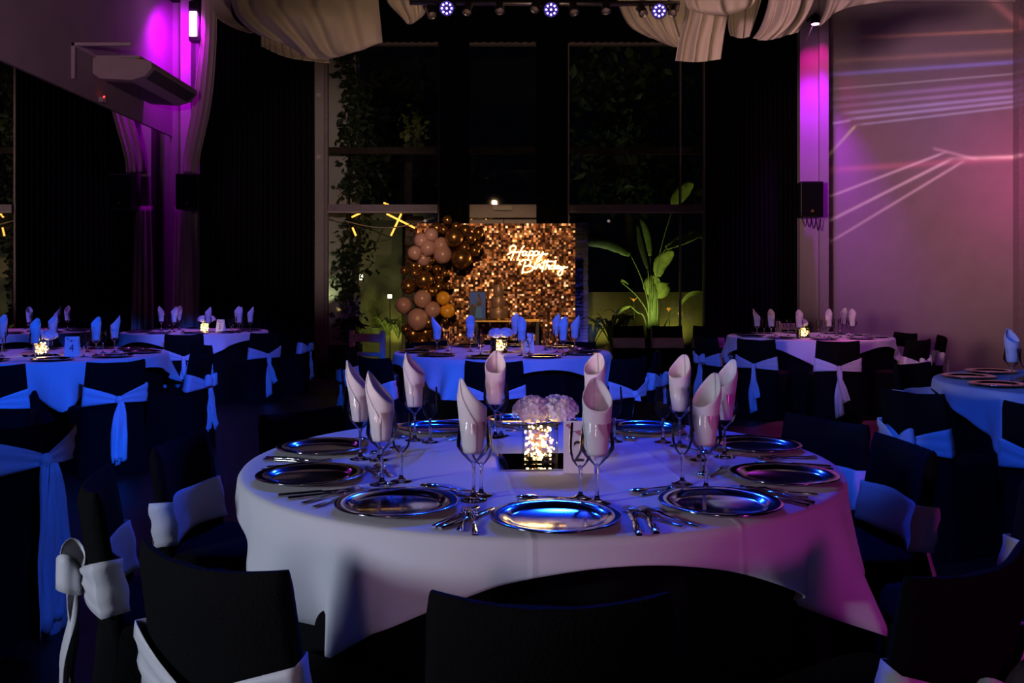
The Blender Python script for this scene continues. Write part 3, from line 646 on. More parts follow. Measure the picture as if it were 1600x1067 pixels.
small_plant('leafy plant in a square-sided green planter under the garden wall', 588, 530, 14.9, 9, .34, 'leafM', seed=3, potted='pot_green', pot_h=.2)
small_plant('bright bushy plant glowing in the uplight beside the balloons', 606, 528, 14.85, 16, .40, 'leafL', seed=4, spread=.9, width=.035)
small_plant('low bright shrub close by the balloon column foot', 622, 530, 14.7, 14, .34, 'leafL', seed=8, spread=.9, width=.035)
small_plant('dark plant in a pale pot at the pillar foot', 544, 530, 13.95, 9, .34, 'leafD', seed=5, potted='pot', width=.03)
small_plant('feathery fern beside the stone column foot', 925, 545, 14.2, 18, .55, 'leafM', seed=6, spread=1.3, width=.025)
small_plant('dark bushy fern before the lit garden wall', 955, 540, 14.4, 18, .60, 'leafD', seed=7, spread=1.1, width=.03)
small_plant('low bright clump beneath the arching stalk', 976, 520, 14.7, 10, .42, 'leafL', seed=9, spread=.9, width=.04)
for i, (px, py, lab) in enumerate(((1028, 466, 'orange garden bloom beside the broad fan leaf'), (1045, 486, 'orange garden bloom low on a thin stem near the plant'), (990, 470, 'pale orange bloom before the dark tree'))):
    p = W(px, py, 14.35); t = thing('flower', lab, 'flower', (p.x, p.y, -.01)); rr = random.Random(i)
    q = MB(); q.tube([(0, 0, 0), (.02, 0, p.z*.6), (0, 0, p.z)], .006); q.obj('stem', M['stalk'], t)
    for k in range(9):
        a_ = k*2.4; q = MB(); leaf_mesh(q, [(0, 0, p.z), (.04*math.cos(a_), .04*math.sin(a_), p.z+.04), (.075*math.cos(a_), .075*math.sin(a_), p.z+.03+.05*rr.random())], .018, (-math.sin(a_), math.cos(a_), 0), 5); q.obj('petal', M['flower'], t)
boxo('pergola_beam', -6, 6, 13.22, 13.30, 3.28, 3.38, M['bark'], bpy.data.objects['wall_garden']).location.y = -15.6
# garden lamps, LED sticks, and a white glowing box added for a reflected light
for px, py, m_, sz, lab in ((559, 432, 'lamp_white', (.085, .05), 'small white rectangular glow standing for a reflected light by the ivy'), (551, 467, 'lamp_amber', (.05, .05), 'amber garden lantern low beside the ivy'), (609, 462, 'lamp_white', (.035, .035), 'tiny pale garden lantern near the balloons')):
    p = W(px, py, 14.9); t = thing('garden_lamp', lab, 'garden lamp', (p.x, p.y, -.01))
    q = MB(); q.tube([(0, .03, 0), (0, .03, p.z+.01)], .008); q.obj('post', M['black_metal'], t)
    boxo('lens', -sz[0], sz[0], -.02, .02, p.z-sz[1], p.z+sz[1], M[m_], t, .008)
for i, (a, b_, lab) in enumerate((((550, 339), (563, 333), 'short amber LED stick beside the ivy top'), ((604, 334), (650, 357), 'long amber LED stick slanting down towards the sequin wall'), ((627, 334), (611, 368), 'amber LED stick crossing the long slanting one'),
                          ((551, 356), (556, 368), 'short upright amber LED stick below the cable'), ((600, 317), (607, 320), 'amber LED tip just above the window transom'), ((736, 343), (741, 352), 'small amber LED stick above the balloon peak'), ((745, 352), (760, 343), 'slanted amber LED stick above the balloon peak'), ((767, 344), (767, 352), 'tiny upright amber LED stick over the backdrop edge'))):
    Y = 13.25; q = MB(); q.tube([W(*a, Y), W(*b_, Y+.1)], .014, 8)
    t = thing('led_stick', lab, 'LED stick', (0, 0, 0), 0, 'amber LED sticks'); q.obj('tube', M['led_stick'], t)
    q = MB(); q.tube([W(*a, Y), Vector((W(*a, Y).x, Y, 3.29))], .003); q.obj('cord', M['black_metal'], t)
q = MB(); q.tube(cat_rom([W(512, 337, 13.3), W(550, 348, 13.3), W(585, 355, 13.3), W(620, 355, 13.3), W(660, 346, 13.3), W(690, 335, 13.3)], 30), .009); tag(q.obj('cable', M['wood_white']), 'pale cable sagging across behind the first window', 'cable')

# ------------------------------------------------------------------ sequin backdrop, neon sign, balloons, cake
BY = 11.3
bx0, bx1, bz1 = X(648, BY), X(899, BY), Z(349, BY)
bd = thing('sequin_backdrop', 'shimmering gold sequin wall standing before the windows', 'backdrop', ((bx0+bx1)/2, BY, 0))
hw = (bx1-bx0)/2
boxo('board', -hw, hw, .02, .05, .0, bz1, M['board'], bd)
for s_ in (-1, 1): boxo('stand_leg', s_*hw*.8-.02, s_*hw*.8+.02, .05, .45, 0, .03, M['black_metal'], bd)
rr = random.Random(21); q = MB(); cs = .0293; nx = int(2*hw/cs); nz = int(bz1/cs)
for i in range(nx):
    for j in range(nz):
        cx_, cz = -hw+(i+.5)*2*hw/nx, (j+.5)*bz1/nz; h = cs*.465
        ax, az = rr.gauss(0, .10), rr.gauss(0, .10)
        q.add([(cx_+sx*h, .008+sx*h*az-sz*h*ax, cz+sz*h) for sx, sz in ((-1, -1), (1, -1), (1, 1), (-1, 1))], [(0, 1, 2, 3)])
sq = q.obj('sequin', M['sequin'], bd, False); sq['kind'] = 'stuff'
# neon sign: strokes in the sign's own 1600x1067 drawing grid
strokes = dict(happy=[
 [(165, 375), (230, 335), (300, 315), (380, 318), (430, 312), (485, 303)], [(270, 318), (235, 300), (225, 262), (232, 222), (265, 190), (312, 180), (345, 210), (335, 262), (300, 345), (265, 430), (240, 490)],
 [(520, 185), (470, 250), (430, 340), (400, 420), (370, 490)], [(570, 312), (520, 302), (485, 340), (490, 385), (525, 385), (560, 340), (578, 305), (560, 368), (580, 390), (612, 372)],
 [(632, 308), (615, 390), (592, 500)], [(612, 372), (640, 312), (690, 297), (715, 330), (690, 375), (635, 385)], [(728, 308), (705, 400), (682, 470)], [(712, 372), (740, 312), (790, 297), (815, 330), (790, 380), (735, 388)],
 [(840, 308), (825, 360), (850, 385), (890, 350), (915, 310), (890, 380), (860, 450), (830, 510), (792, 518), (785, 480), (820, 430), (890, 378), (960, 357), (1020, 350)]],
 birthday=[
 [(545, 520), (520, 590), (490, 690), (478, 770)], [(458, 575), (425, 565), (425, 530), (480, 497), (560, 476), (632, 487), (660, 530), (630, 585), (540, 615)], [(560, 612), (630, 602), (690, 622), (702, 670), (650, 715), (560, 740), (500, 735), (478, 768)],
 [(765, 540), (740, 600), (735, 650), (762, 665), (792, 625)], [(800, 560), (792, 650)], [(795, 620), (815, 585), (850, 572), (846, 635), (872, 655), (900, 630)], [(962, 480), (925, 600), (905, 680), (890, 730)], [(880, 540), (960, 520), (1060, 510), (1175, 520)],
 [(1022, 478), (990, 580), (962, 680)], [(975, 630), (1010, 590), (1040, 600), (1030, 660), (1062, 670)], [(1120, 602), (1080, 602), (1070, 650), (1100, 670), (1140, 630), (1180, 490), (1152, 620), (1152, 660), (1185, 655)],
 [(1250, 602), (1210, 602), (1190, 650), (1220, 665), (1255, 610), (1247, 660), (1278, 652)], [(1290, 610), (1285, 650), (1310, 665), (1350, 610), (1320, 700), (1290, 790), (1240, 800), (1225, 760), (1270, 700), (1350, 650), (1430, 630)]])
NY = BY-.06
ns = thing('neon_sign', 'glowing warm white script neon sign reading Happy Birthday on the sequin wall', 'neon sign', W(840, 410, NY))
offn = -Vector(ns.location)
for word, sl in strokes.items():
    q = MB()
    for s_ in sl:
        q.tube(cat_rom([W(780+a/13.333, 370+b_/13.333, NY)+offn for a, b_ in s_], len(s_)*5), .0085, 6)
    q.obj(word+'_tube', M['neon'], ns)
x0, x1, z0, z1 = X(790, NY), X(890, NY), Z(433, NY), Z(380, NY)
boxo('acrylic_panel', x0+offn.x, x1+offn.x, .022, .028, z0+offn.z, z1+offn.z, M['acrylic'], ns)
for a, b_ in ((x0+.04, z0+.04), (x1-.04, z0+.04), (x0+.04, z1-.04), (x1-.04, z1-.04)):
    q = MB(); q.tube([(a+offn.x, .0, b_+offn.z), (a+offn.x, .068, b_+offn.z)], .009, 8); q.obj('standoff', M['steel'], ns)
point('neon_glow', W(842, 408, NY-.05), 3.5, (1.0, .55, .16), .12)
# balloons (crop pixels: 4.104 per photo pixel, from 520,300)
bal = dict(bronze=[(735, 178, 30), (790, 218, 30), (710, 240, 30), (780, 290, 62), (850, 245, 37), (885, 295, 37), (935, 258, 36), (845, 355, 35), (935, 340, 27), (910, 375, 35), (825, 425, 68), (500, 435, 32), (628, 437, 28), (460, 503, 28), (555, 475, 32), (610, 478, 28),
   (525, 520, 32), (665, 495, 32), (485, 603, 50), (585, 562, 62), (680, 550, 32), (720, 520, 25), (680, 605, 32), (740, 602, 27), (640, 638, 34), (615, 835, 40), (515, 910, 54), (595, 900, 42), (575, 955, 36), (522, 970, 32), (720, 825, 22), (665, 230, 38), (660, 880, 46), (470, 880, 34), (650, 950, 34), (600, 640, 40), (560, 415, 30), (520, 470, 30)],
   rose=[(630, 275, 46), (570, 310, 50), (695, 340, 52), (610, 358, 52), (525, 390, 46), (580, 425, 50), (705, 400, 60), (575, 685, 58), (455, 725, 53), (545, 815, 70), (640, 752, 52)], amber=[(708, 680, 45), (735, 762, 49)])
bg = thing('balloon_garland', 'bronze, rose and amber balloon garland climbing the side of the sequin wall', 'balloons', (X(672, 11.0), 11.0, 0))
rr = random.Random(3); offb = -Vector(bg.location)
for m_, lst in bal.items():
    for cx_, cy_, r_ in lst:
        px, py = 520+cx_/4.104, 300+cy_/4.104; Y = 10.98+rr.uniform(-.06, .08)-r_*.0012+(.05 if r_ < 40 else 0); rad = r_/4.104/F*Y
        p = W(px, py, Y)+offb; q = MB()
        prof = [(rad*math.sin(PI*i/12)*(1 if i < 7 else 1-.10*((i-6)/6)**2), rad*(math.cos(PI*i/12) if i < 7 else math.cos(PI*i/12)*1.08)) for i in range(13)]
        prof = [(max(a, .002), z_) for a, z_ in prof]+[(.006, -rad*1.12), (.010, -rad*1.16), (.002, -rad*1.14)]
        mt = Matrix.Rotation(rr.uniform(-.5, .5), 3, 'Y') @ Matrix.Rotation(rr.uniform(-.9, -.3), 3, 'X')
        q.lathe(prof, 22, p, mt); q.obj('balloon', M[m_], bg)
q = MB(); q.tube(cat_rom([Vector((X(648, 11.1), 11.1, .02)), W(640, 480, 11.12), W(665, 430, 11.1), W(690, 380, 11.1), W(740, 352, 11.12)], 20)and [v+offb for v in cat_rom([Vector((X(655, 11.1), 11.1, .0)), W(650, 480, 11.08), W(665, 430, 11.06), W(690, 380, 11.06), W(740, 362, 11.08)], 20)], .006); q.obj('string', M['wire'], bg)
# console with cake and photo
CY = 10.85; cz = Z(499, CY)
ct = thing('console_table', 'dark narrow console table with a thin pale top before the sequin wall', 'table', (X(792, CY), CY, 0))
cw = X(843, CY)-X(792, CY)
boxo('tabletop', -cw, cw, -.18, .18, cz-.03, cz, M['gold_leaf'], ct, .006)
for a in (-1, 1):
    for b_ in (-1, 1): boxo('leg', a*(cw-.03)-.018, a*(cw-.03)+.018, b_*.15-.018, b_*.15+.018, 0, cz-.03, M['black_table'], ct)
ck = thing('tiered_cake', 'three-tier metallic bronze cake on the console table', 'cake', (X(779, CY), CY, cz))
for w_, z0, z1 in ((.115, .012, .148), (.088, .148, .282), (.066, .282, .428)):
    q = MB(); q.lathe([(.001, z0), (w_-.004, z0), (w_, z0+.004), (w_, z1-.006), (w_-.006, z1), (.001, z1)], 32); t_ = q.obj('tier', M['cake'], ck)
    q = MB(); q.lathe([(w_, z1-.007), (w_+.002, z1-.004), (w_-.003, z1+.001), (w_-.006, z1+.0005)], 32); q.obj('gold_edge', M['gold_leaf'], t_)
q = MB(); q.lathe([(.001, 0), (.14, 0), (.14, .012), (.001, .012)], 32); q.obj('cake_board', M['gold_leaf'], ck)
ph = thing('photo_frame', 'small framed photo print of a seated woman in a long dress, blue-toned', 'photo', (X(746, CY), CY+.02, cz))
pw, phh = (X(759, CY)-X(733, CY))/2, Z(455, CY)-cz
boxo('frame', -pw, pw, 0, .015, 0, phh, M['black_metal'], ph)
boxo('easel_strut', -.012, .012, .015, .13, 0, .01, M['black_metal'], ph)
boxo('print', -pw*.93, pw*.93, -.004, 0, .012, phh-.012, M['photo_blue'], ph)
def poly(name, pts, m_, y=-.006):
    q = MB(); n_ = len(pts); q.add([(a*pw, y, b_*phh) for a, b_ in pts]+[(a*pw, y+.0015, b_*phh) for a, b_ in pts], [tuple(range(n_)), tuple(range(2*n_-1, n_-1, -1))]+[(i, (i+1) % n_, (i+1) % n_+n_, i+n_) for i in range(n_)]); q.obj(name, M[m_], ph, False)
poly('printed_rocks', [(-.9, .06), (-.2, .06), (-.1, .3), (-.2, .5), (-.5, .55), (-.9, .5)], 'photo_dark')
poly('printed_dress', [(-.3, .05), (.55, .05), (.5, .3), (.35, .48), (-.1, .46), (-.2, .3)], 'photo_dress', -.0075)
poly('printed_figure', [(-.15, .45), (.45, .47), (.6, .6), (.42, .75), (.3, .80), (.2, .88), (.02, .86), (0, .76), (-.1, .6), (-.5, .5), (-.45, .45)], 'photo_skin', -.009)
poly('printed_hair', [(.12, .78), (.0, .88), (.12, .94), (.28, .9), (.42, .72), (.32, .64), (.24, .76)], 'photo_dark', -.0105)
poly('printed_top', [(-.05, .46), (.38, .48), (.40, .62), (.0, .62)], 'photo_dark', -.0105)

# ------------------------------------------------------------------ tables and cloths
TZ = .757
def black_skirt(o, rad, seed):
    rr = random.Random(seed); n = 160; rows = []
    ph = rr.uniform(0, 6)
    for z_, rf in ((0.004, 1.0), (.2, .9), (.4, .7), (.6, .45), (.70, .15), (TZ-.016, .0)):
        rows.append([((rad-.065+.045*rf*(.5+.5*math.sin(22*k/n*2*PI+ph+math.sin(5*k/n*2*PI)))+.012*rf)*math.cos(2*PI*k/n), (rad-.065+.045*rf*(.5+.5*math.sin(22*k/n*2*PI+ph+math.sin(5*k/n*2*PI)))+.012*rf)*math.sin(2*PI*k/n), z_) for k in range(n)])
    q = MB(); q.grid(rows, True); q.obj('skirt', M['black_cloth'], o)
def overlay(c, rad, rot, hs, seed, label, wav=.30, flare=.10, top=TZ):
    """square cloth of half side hs laid over the round top; rot = direction of one corner"""
    rr = random.Random(seed); n = 288; rows = []
    p1, p2, p3 = (rr.uniform(0, 6) for _ in range(3))
    ss = [.0, .3, .6, .9, .97, 1.0]
    for f in ss: rows.append([((rad-.012)*max(f, .001)*math.cos(2*PI*k/n), (rad-.012)*max(f, .001)*math.sin(2*PI*k/n), top+.0015*math.sin(7*f+3*2*PI*k/n)*f*0) for k in range(n)])
    for i in range(1, 3):
        a = PI/2*i/2.4; rows.append([((rad-.012+.012*math.sin(a))*math.cos(2*PI*k/n), (rad-.012+.012*math.sin(a))*math.sin(2*PI*k/n), top-.012*(1-math.cos(a))) for k in range(n)])
    m_ = 12
    for i in range(1, m_+1):
        row = []
        for k in range(n):
            th = 2*PI*k/n; q = ((th-rot+PI/4) % (PI/2))-PI/4       # 0 at a corner
            L = hs/math.cos(PI/4-abs(q)) if abs(q) < PI/4 else hs
            full = .5*math.tanh(max(L-rad, .02)/.5); d = full*i/m_
            wv = wav*(math.sin(13*th+p1+.6*math.sin(3*th+p2))+.6*math.sin(21*th+p3)+.35*math.sin(33*th+p2))
            env = min(1, full/.25)
            r_ = rad+.002+flare*d+wv*d*d/(d+.12)*env
            row.append((r_*math.cos(th), r_*math.sin(th), top-.010-d*(1-.10*env)))
        rows.append(row)
    q = MB(); q.grid(rows, True)
    o = q.obj('tablecloth', M['white_cloth'], solid=.0025); o.location = (c[0], c[1], 0)
    return tag(o, label, 'tablecloth', 'white square overlay cloths')
TABLES = {}
def table(key, c, rad, name_txt, rot, hs, seed):
    t = thing('banquet_table', 'round banquet table in a floor-length black cloth, %s' % name_txt, 'table', (c[0], c[1], 0), 0, 'round banquet tables')
    q = MB(); q.lathe([(.001, TZ-.04), (rad-.035, TZ-.04), (rad-.03, TZ-.016), (.001, TZ-.016)], 48); q.obj('tabletop', M['black_table'], t)
    black_skirt(t, rad, seed)
    overlay(c, rad, math.radians(rot), hs, seed, 'white square cloth laid over %s' % name_txt)
    TABLES[key] = (c, rad, name_txt)
table('big', (.085, 2.79), .90, 'the big table', -35, .95, 3)
table('three', (-.08, 7.45), .90, 'the middle table', -22, .97, 5)
table('four', (-3.72, 7.15), .90, 'the table with card four', -58, .98, 7)
table('five', (-3.90, 11.0), .86, 'the table with card five', -70, .94, 8)
table('six', (3.28, 9.85), .88, 'the magenta column table', -98, .94, 9)
table('seven', (3.33, 4.95), .90, 'the edge table', -152, .95, 10)

# ------------------------------------------------------------------ chairs
def ring(hw, y0, y1, z, n=40, cr=.05, flare=0, ph=0, fold=0):
    out = []
    for k in range(n):
        a = 2*PI*k/n; ca, sa = math.cos(a), math.sin(a); e = .32
        x_ = math.copysign(abs(ca)**e, ca)*(hw+flare); y_ = (y0+y1)/2+math.copysign(abs(sa)**e, sa)*((y1-y0)/2+flare)
        f = 1+fold*math.sin(9*a+ph)
        out.append((x_*f, (y_-(y0+y1)/2)*f+(y0+y1)/2, z))
    return out
ZTOP = .775
BACK_Y = lambda z: -.195-.16*max(0, z-.42)           # recline of the back
def back_pt(u, z, off):                               # u in -1..1 across, off outward(+rear)
    hw = .208-.012*max(0, (z-.45))/.35
    return Vector((u*(hw+off*.5), BACK_Y(z)+.045*u*u-off, z))
def chair_proto(variant, seed):
    rr = random.Random(seed); t = thing('banquet_chair', 'proto', 'chair')
    q = MB(); rows = [ring(.225, -.235, .175, .005, flare=.012, fold=.035, ph=seed), ring(.222, -.235, .172, .15, flare=.008, fold=.022, ph=seed), ring(.218, -.225, .168, .32, fold=.010, ph=seed), ring(.215, -.215, .165, .43), ring(.208, -.21, .158, .452), ring(.19, -.19, .14, .462), ring(.1, -.1, .06, .466), ring(.002, -.01, -.006, .466)]
    q.grid(rows, True); q.obj('seat_cover', M['black_cloth'], t)
    # back cover: closed loft of a curved slab
    q = MB(); rows = []
    zs = [.30, .40, .48, .55, .62, .69, .74, ZTOP-.008, ZTOP]
    for z in zs:
        row = []; th = .024 if z < .75 else .024*(ZTOP-z+.006)/.026
        for k in range(17):
            u = -1+2*k/16; zz = z+(.014*u*u if z > .68 else 0)+rr.uniform(-.0015, .0015); p = back_pt(u, zz, th*(1-.5*abs(u)**6)); row.append(p)
        for k in range(17):
            u = 1-2*k/16; zz = z+(.014*u*u if z > .68 else 0); p = back_pt(u, zz, -th*(1-.5*abs(u)**6)); row.append(p)
        rows.append(row)
    q.grid(rows, True); q.add(rows[-1], [tuple(range(34))]); q.obj('back_cover', M['black_cloth'], t)
    # sash band
    hi = variant == 'high'
    zc = .68 if hi else .555; hh = .068
    n = 24; rows = []
    def bandrow(f):
        row = []
        for k in range(n+1):                                       # front run: plain band
            u = 1-2*k/n; z = zc+hh*(2*f-1)*(1+.03*math.sin(5*u)); p = back_pt(u, z, -.031-.003*math.sin(9*f+4*u)); row.append(p)
        for k in range(n+1):                                       # rear run: pinched to the knot
            u = -1+2*k/n; pin = abs(u)**.8; h_ = hh*(.26+.74*pin); z = zc-.035*(1-pin)+h_*(2*f-1); p = back_pt(u, z, .034+.012*(1-pin)+.004*math.sin(14*f+3*u)*(1-.3*pin)); row.append(p)
        return row
    q = MB(); q.grid([bandrow(i/8) for i in range(9)], True)
    sa = q.obj('sash', M['sash'], t, solid=.002)
    kz = zc-.035; kp = back_pt(0, kz, .055)
    q = MB(); q.ball(kp, .026, 14, (1.0, .8, 1.15)); q.obj('knot', M['sash'], sa)
    def tail(l_, ang, wd, yo, tw):
        q = MB(); rows = []
        for i in range(15):
            f = i/14; z = kz-.01-l_*f*math.cos(ang); xx = kp.x+l_*f*math.sin(ang)+.012*math.sin(4*f+tw); w_ = wd*(.22+.78*min(1, f*1.8)**.8)
            yb = min(kp.y, -.252)-.012-yo*f*.6
            rows.append([(xx+w_*(j/8-.5), yb-.010*math.sin(j*1.7+tw+3*f)-.006*math.sin(f*9+tw), z+(.5*wd*(j/8-.5) if i == 14 else 0)) for j in range(9)])
        q.grid(rows); q.obj('tail', M['sash'], sa, solid=.002)
    if variant == 'plain': tail(.42, .05, .085, .02, 1); tail(.40, -.10, .07, .05, 3)
    elif variant == 'single': tail(.44, .02, .082, .02, 2); tail(.30, .16, .065, .05, 4)
    elif hi: tail(.66, .10, .17, .03, 1); tail(.60, -.06, .13, .05, 5)
    else:
        tail(.34, -.15, .085, .03, 1); tail(.33, .18, .08, .05, 3)
        for s_ in (-1, 1):                                         # bow loops
            q = MB(); rows = []
            for i in range(17):
                f = i/16; a_ = 2*PI*f; ex = .5-.5*math.cos(a_); base_ = Vector((s_*.085*ex, -.02-.03*math.sin(a_), .045*ex+.012*math.sin(a_)))
                w_ = .018+.03*ex; rows.append([kp+base_+Vector((s_*(-.2)*w_*(j/4-.5), 0, w_*2*(j/4-.5))) for j in range(5)])
            q.grid(rows); q.obj('loop', M['sash'], sa, solid=.002)
    return t
PROTO = {v: chair_proto(v, i+2) for i, v in enumerate(('plain', 'single', 'bow', 'high'))}
used = set()
def chair(x_, y_, facing, variant, label, group):
    o = PROTO[variant] if variant not in used else copy_tree(PROTO[variant])
    used.add(variant); o.location = (x_, y_, 0); o.rotation_euler = (0, 0, facing)
    tag(o, label, 'chair', group); return o
def chair_at(key, deg, rback, variant, label, turn=0):
    c, rad, txt = TABLES[key]; a = math.radians(deg); rc = rback-.245
    chair(c[0]+rc*math.cos(a), c[1]+rc*math.sin(a), a+PI/2+math.radians(turn), variant, label, 'black covered chairs around '+txt)
A = chair_at
A('big', -91, 1.35, 'plain', 'black covered chair seen from behind at the front centre of the big table')
A('big', -120.5, 1.32, 'single', 'black covered chair with pale pinched sash, back turned, at the big table')
A('big', -160, 1.28, 'bow', 'black covered chair seen side-on with a pale knotted sash hanging toward the aisle')
A('big', 170, 1.24, 'plain', 'black covered chair with a lilac band, facing the big table from the aisle', 6)
A('big', 137, 1.33, 'plain', 'dark chair at the far side of the big table behind the first napkin')
A('big', 100, 1.30, 'single', 'dark chair directly behind the flower vase of the big table')
A('big', 60, 1.30, 'plain', 'dark chair at the far side of the big table behind the blue napkins')
A('big', 30, 1.33, 'plain', 'dark chair on the far side of the big table before the magenta floor patch')
A('big', 7, 1.24, 'plain', 'black covered chair with a violet band across its front, facing the big table', -4)
A('big', -25, 1.40, 'plain', 'black covered chair with a blue band, half cut off by the picture edge', 5)
A('big', -56, 1.40, 'bow', 'black covered chair with a pink bow at its back in the lower right corner')
A('three', -136, 1.33, 'single', 'black covered chair with blue pinched sash before the white wooden chair')
A('three', -92, 1.32, 'plain', 'black covered chair at the front centre of the middle table')
A('three', -46, 1.38, 'plain', 'black covered chair with blue sash tails at the front corner of the middle table')
A('three', 178, 1.32, 'bow', 'black covered chair side-on at the aisle end of the middle table, small pale bow')
A('three', -12, 1.30, 'bow', 'black covered chair side-on at the other end of the middle table')
for a_, tx in ((125, 'below the balloons'), (90, 'in front of the cake'), (55, 'below the neon sign')): A('three', a_, 1.25, 'plain', 'dark chair behind the middle table, %s' % tx)
A('four', -45, 1.42, 'plain', 'black covered chair with a bright blue pinched sash before the table with card four')
A('four', -77, 1.34, 'plain', 'black covered chair cut off by the picture edge before the table with card four')
A('four', -4, 1.30, 'bow', 'black covered chair with a plain blue band and bow beside the table with card four')
A('four', 42, 1.30, 'plain', 'dark chair on the far side of the table with card four')
A('five', -76, 1.30, 'single', 'black covered chair in front of the glowing vase at the table with card five')
A('five', -38, 1.42, 'single', 'black covered chair with a long blue sash tail before the table with card five')
A('five', 4, 1.36, 'bow', 'black covered chair with a small bow at the curtain side, table with card five')
A('six', -130, 1.38, 'single', 'black covered chair with a blue sash and long tail at the magenta column table')
A('six', -97, 1.36, 'single', 'black covered chair with a half blue, half violet sash, magenta column table')
A('six', -57, 1.34, 'bow', 'black covered chair with a violet bow at the table by the magenta column')
A('six', -156, 1.42, 'bow', 'black covered chair side-on with a small bow before the wide black curtain')
A('six', 12, 1.24, 'plain', 'dark plain chair against the laser-lit wall')
A('six', -18, 1.36, 'plain', 'dark chair seen edge-on against the laser-lit wall with a pale band')
A('seven', -158, 1.50, 'bow', 'black chair with a white and blue bow between the big and edge tables')
A('seven', 122, 1.25, 'plain', 'black covered chair with a slanted blue band at the corner of the edge table')
A('seven', -132, 1.50, 'plain', 'black covered chair at the picture edge with a small blue band')
for i, px in enumerate((988, 1050, 1116)):
    chair(X(px, 11.6), 11.75, PI, 'plain', 'dark chair with a faint sash below the plant window, %s of three' % ('first', 'second', 'third')[i], 'chairs lined up below the plant window')
    bpy.context.view_layer.update()
chair(X(-38, 3.35), 3.40, PI/2-.25, 'high', 'black chair at the picture edge with a broad blue sash trailing to the floor', 'single chairs')

# white wooden chairs without covers
def wooden_chair(label, x_, y_, rz):
    t = thing('wooden_chair', label, 'chair', (x_, y_, 0), rz)
    for a in (-1, 1):
        boxo('post', a*.17-.022, a*.17+.022, -.22, -.175, 0, .87, M['wood_white'], t, .004)
        boxo('leg', a*.17-.02, a*.17+.02, .16, .20, 0, .44, M['wood_white'], t, .004)
        boxo('side_rail', a*.17-.012, a*.17+.012, -.175, .16, .37, .42, M['wood_white'], t)
    boxo('top_rail', -.148, .148, -.21, -.185, .76, .84, M['wood_white'], t, .004)
    boxo('lower_rail', -.148, .148, -.21, -.185, .62, .66, M['wood_white'], t, .004)
    boxo('seat', -.20, .20, -.20, .21, .44, .47, M['wood_white'], t, .006)
wooden_chair('white wooden ladder-back chair beside the middle table below the balloons', X(588, 8.9), 8.95, -.35)
wooden_chair('white wooden chair lit violet behind the table by the magenta column', X(1247, 11.1), 11.15, PI+.05)

# ------------------------------------------------------------------ table ware
gl = thing('wine_glass', 'p', 'glass')
q = MB(); q.lathe([(.0055, .092), (.010, .096), (.030, .116), (.0430, .136), (.0425, .150), (.0385, .180), (.0355, .200)], 28); q.obj('bowl', M['glass'], gl)
q = MB(); q.lathe([(.001, .0), (.033, .0), (.034, .002), (.020, .005), (.008, .010), (.0042, .022), (.0036, .05), (.0042, .082), (.0065, .092), (.004, .097), (.0005, .098)], 20); q.obj('stem', M['stem'], gl)
fl = thing('champagne_flute', 'p', 'glass')
q = MB(); q.lathe([(.004, .078), (.012, .084), (.022, .098), (.0275, .118), (.0285, .138), (.0265, .165), (.0245, .190)], 26); q.obj('bowl', M['glass'], fl)
q = MB(); q.lathe([(.001, .0), (.029, .0), (.030, .002), (.016, .005), (.007, .010), (.0042, .02), (.0038, .045), (.0045, .070), (.006, .079), (.003, .084), (.0005, .085)], 20); q.obj('stem', M['stem'], fl)
def napkin_mesh(seed, peak=.085, low=.222, lean=.010):
    rr = random.Random(seed); b = MB(); nu, nz = 44, 12; U = 2*PI*1.28; rows = []
    for j in range(nz+1):
        f = j/nz; row = []
        for i in range(nu+1):
            u = U*i/nu; cs_ = (1+math.cos(u))/2 if u < 2*PI else (1+math.cos(u*1.0))/2*(1-.55*(u-2*PI)/(U-2*PI))
            zt = low+peak*cs_**1.25-(.05*(u-2*PI)/(U-2*PI) if u > 2*PI else 0)
            z = .119+(zt-.119)*f
            prof = .0225+.010*min(1, (z-.119)/.07)+.004*max(0, min(1, (z-.19)/.06))-.010*max(0, (z-.26)/.05)
            r_ = prof+.0028*(u/(2*PI)-.6)+.0012*math.sin(3*u+seed)
            ln = lean*max(0, (z-.2)/.1)
            row.append((r_*math.cos(u)+ln, r_*math.sin(u), z))
        rows.append(row)
    b.grid(rows); return b
NAP = []
for i, (pk, lo, le) in enumerate(((.085, .222, .010), (.075, .232, .004), (.095, .212, .014), (.070, .240, .0))):
    o = napkin_mesh(i+1, pk, lo, le).obj('napkin', M['napkin'], solid=.0022); NAP.append(o)
nap_used = set()
charger = MB(); charger.lathe([(.001, .006), (.098, .006), (.108, .009), (.116, .015), (.146, .018), (.1495, .017), (.1495, .014), (.115, .010), (.105, .001), (.001, .001)], 48)
CH = charger.obj('charger_plate', M['charger'])
def fork_mesh(L=.195):
    b = MB(); pts = [(0, -L/2, .003), (0, -L*.2, .003), (0, L*.10, .004), (0, L*.22, .008)]
    rows = []
    for y_, w_, z in ((-L/2, .006, .0025), (-L*.47, .0075, .0025), (-L*.2, .004, .003), (L*.08, .003, .005), (L*.17, .007, .010), (L*.24, .0115, .008), (L*.30, .0115, .005)):
        rows.append([(-w_, y_, z-.0012), (-w_, y_, z+.0012), (w_, y_, z+.0012), (w_, y_, z-.0012)])
    b.grid(rows, True); b.add(rows[0], [(0, 1, 2, 3)]); b.add(rows[-1], [(0, 1, 2, 3)])
    for k in range(4):
        x_ = -.0095+.0063*k; b.bar((x_, L*.29, .005), (x_, L/2, .0075), .0032, .002)
    return b
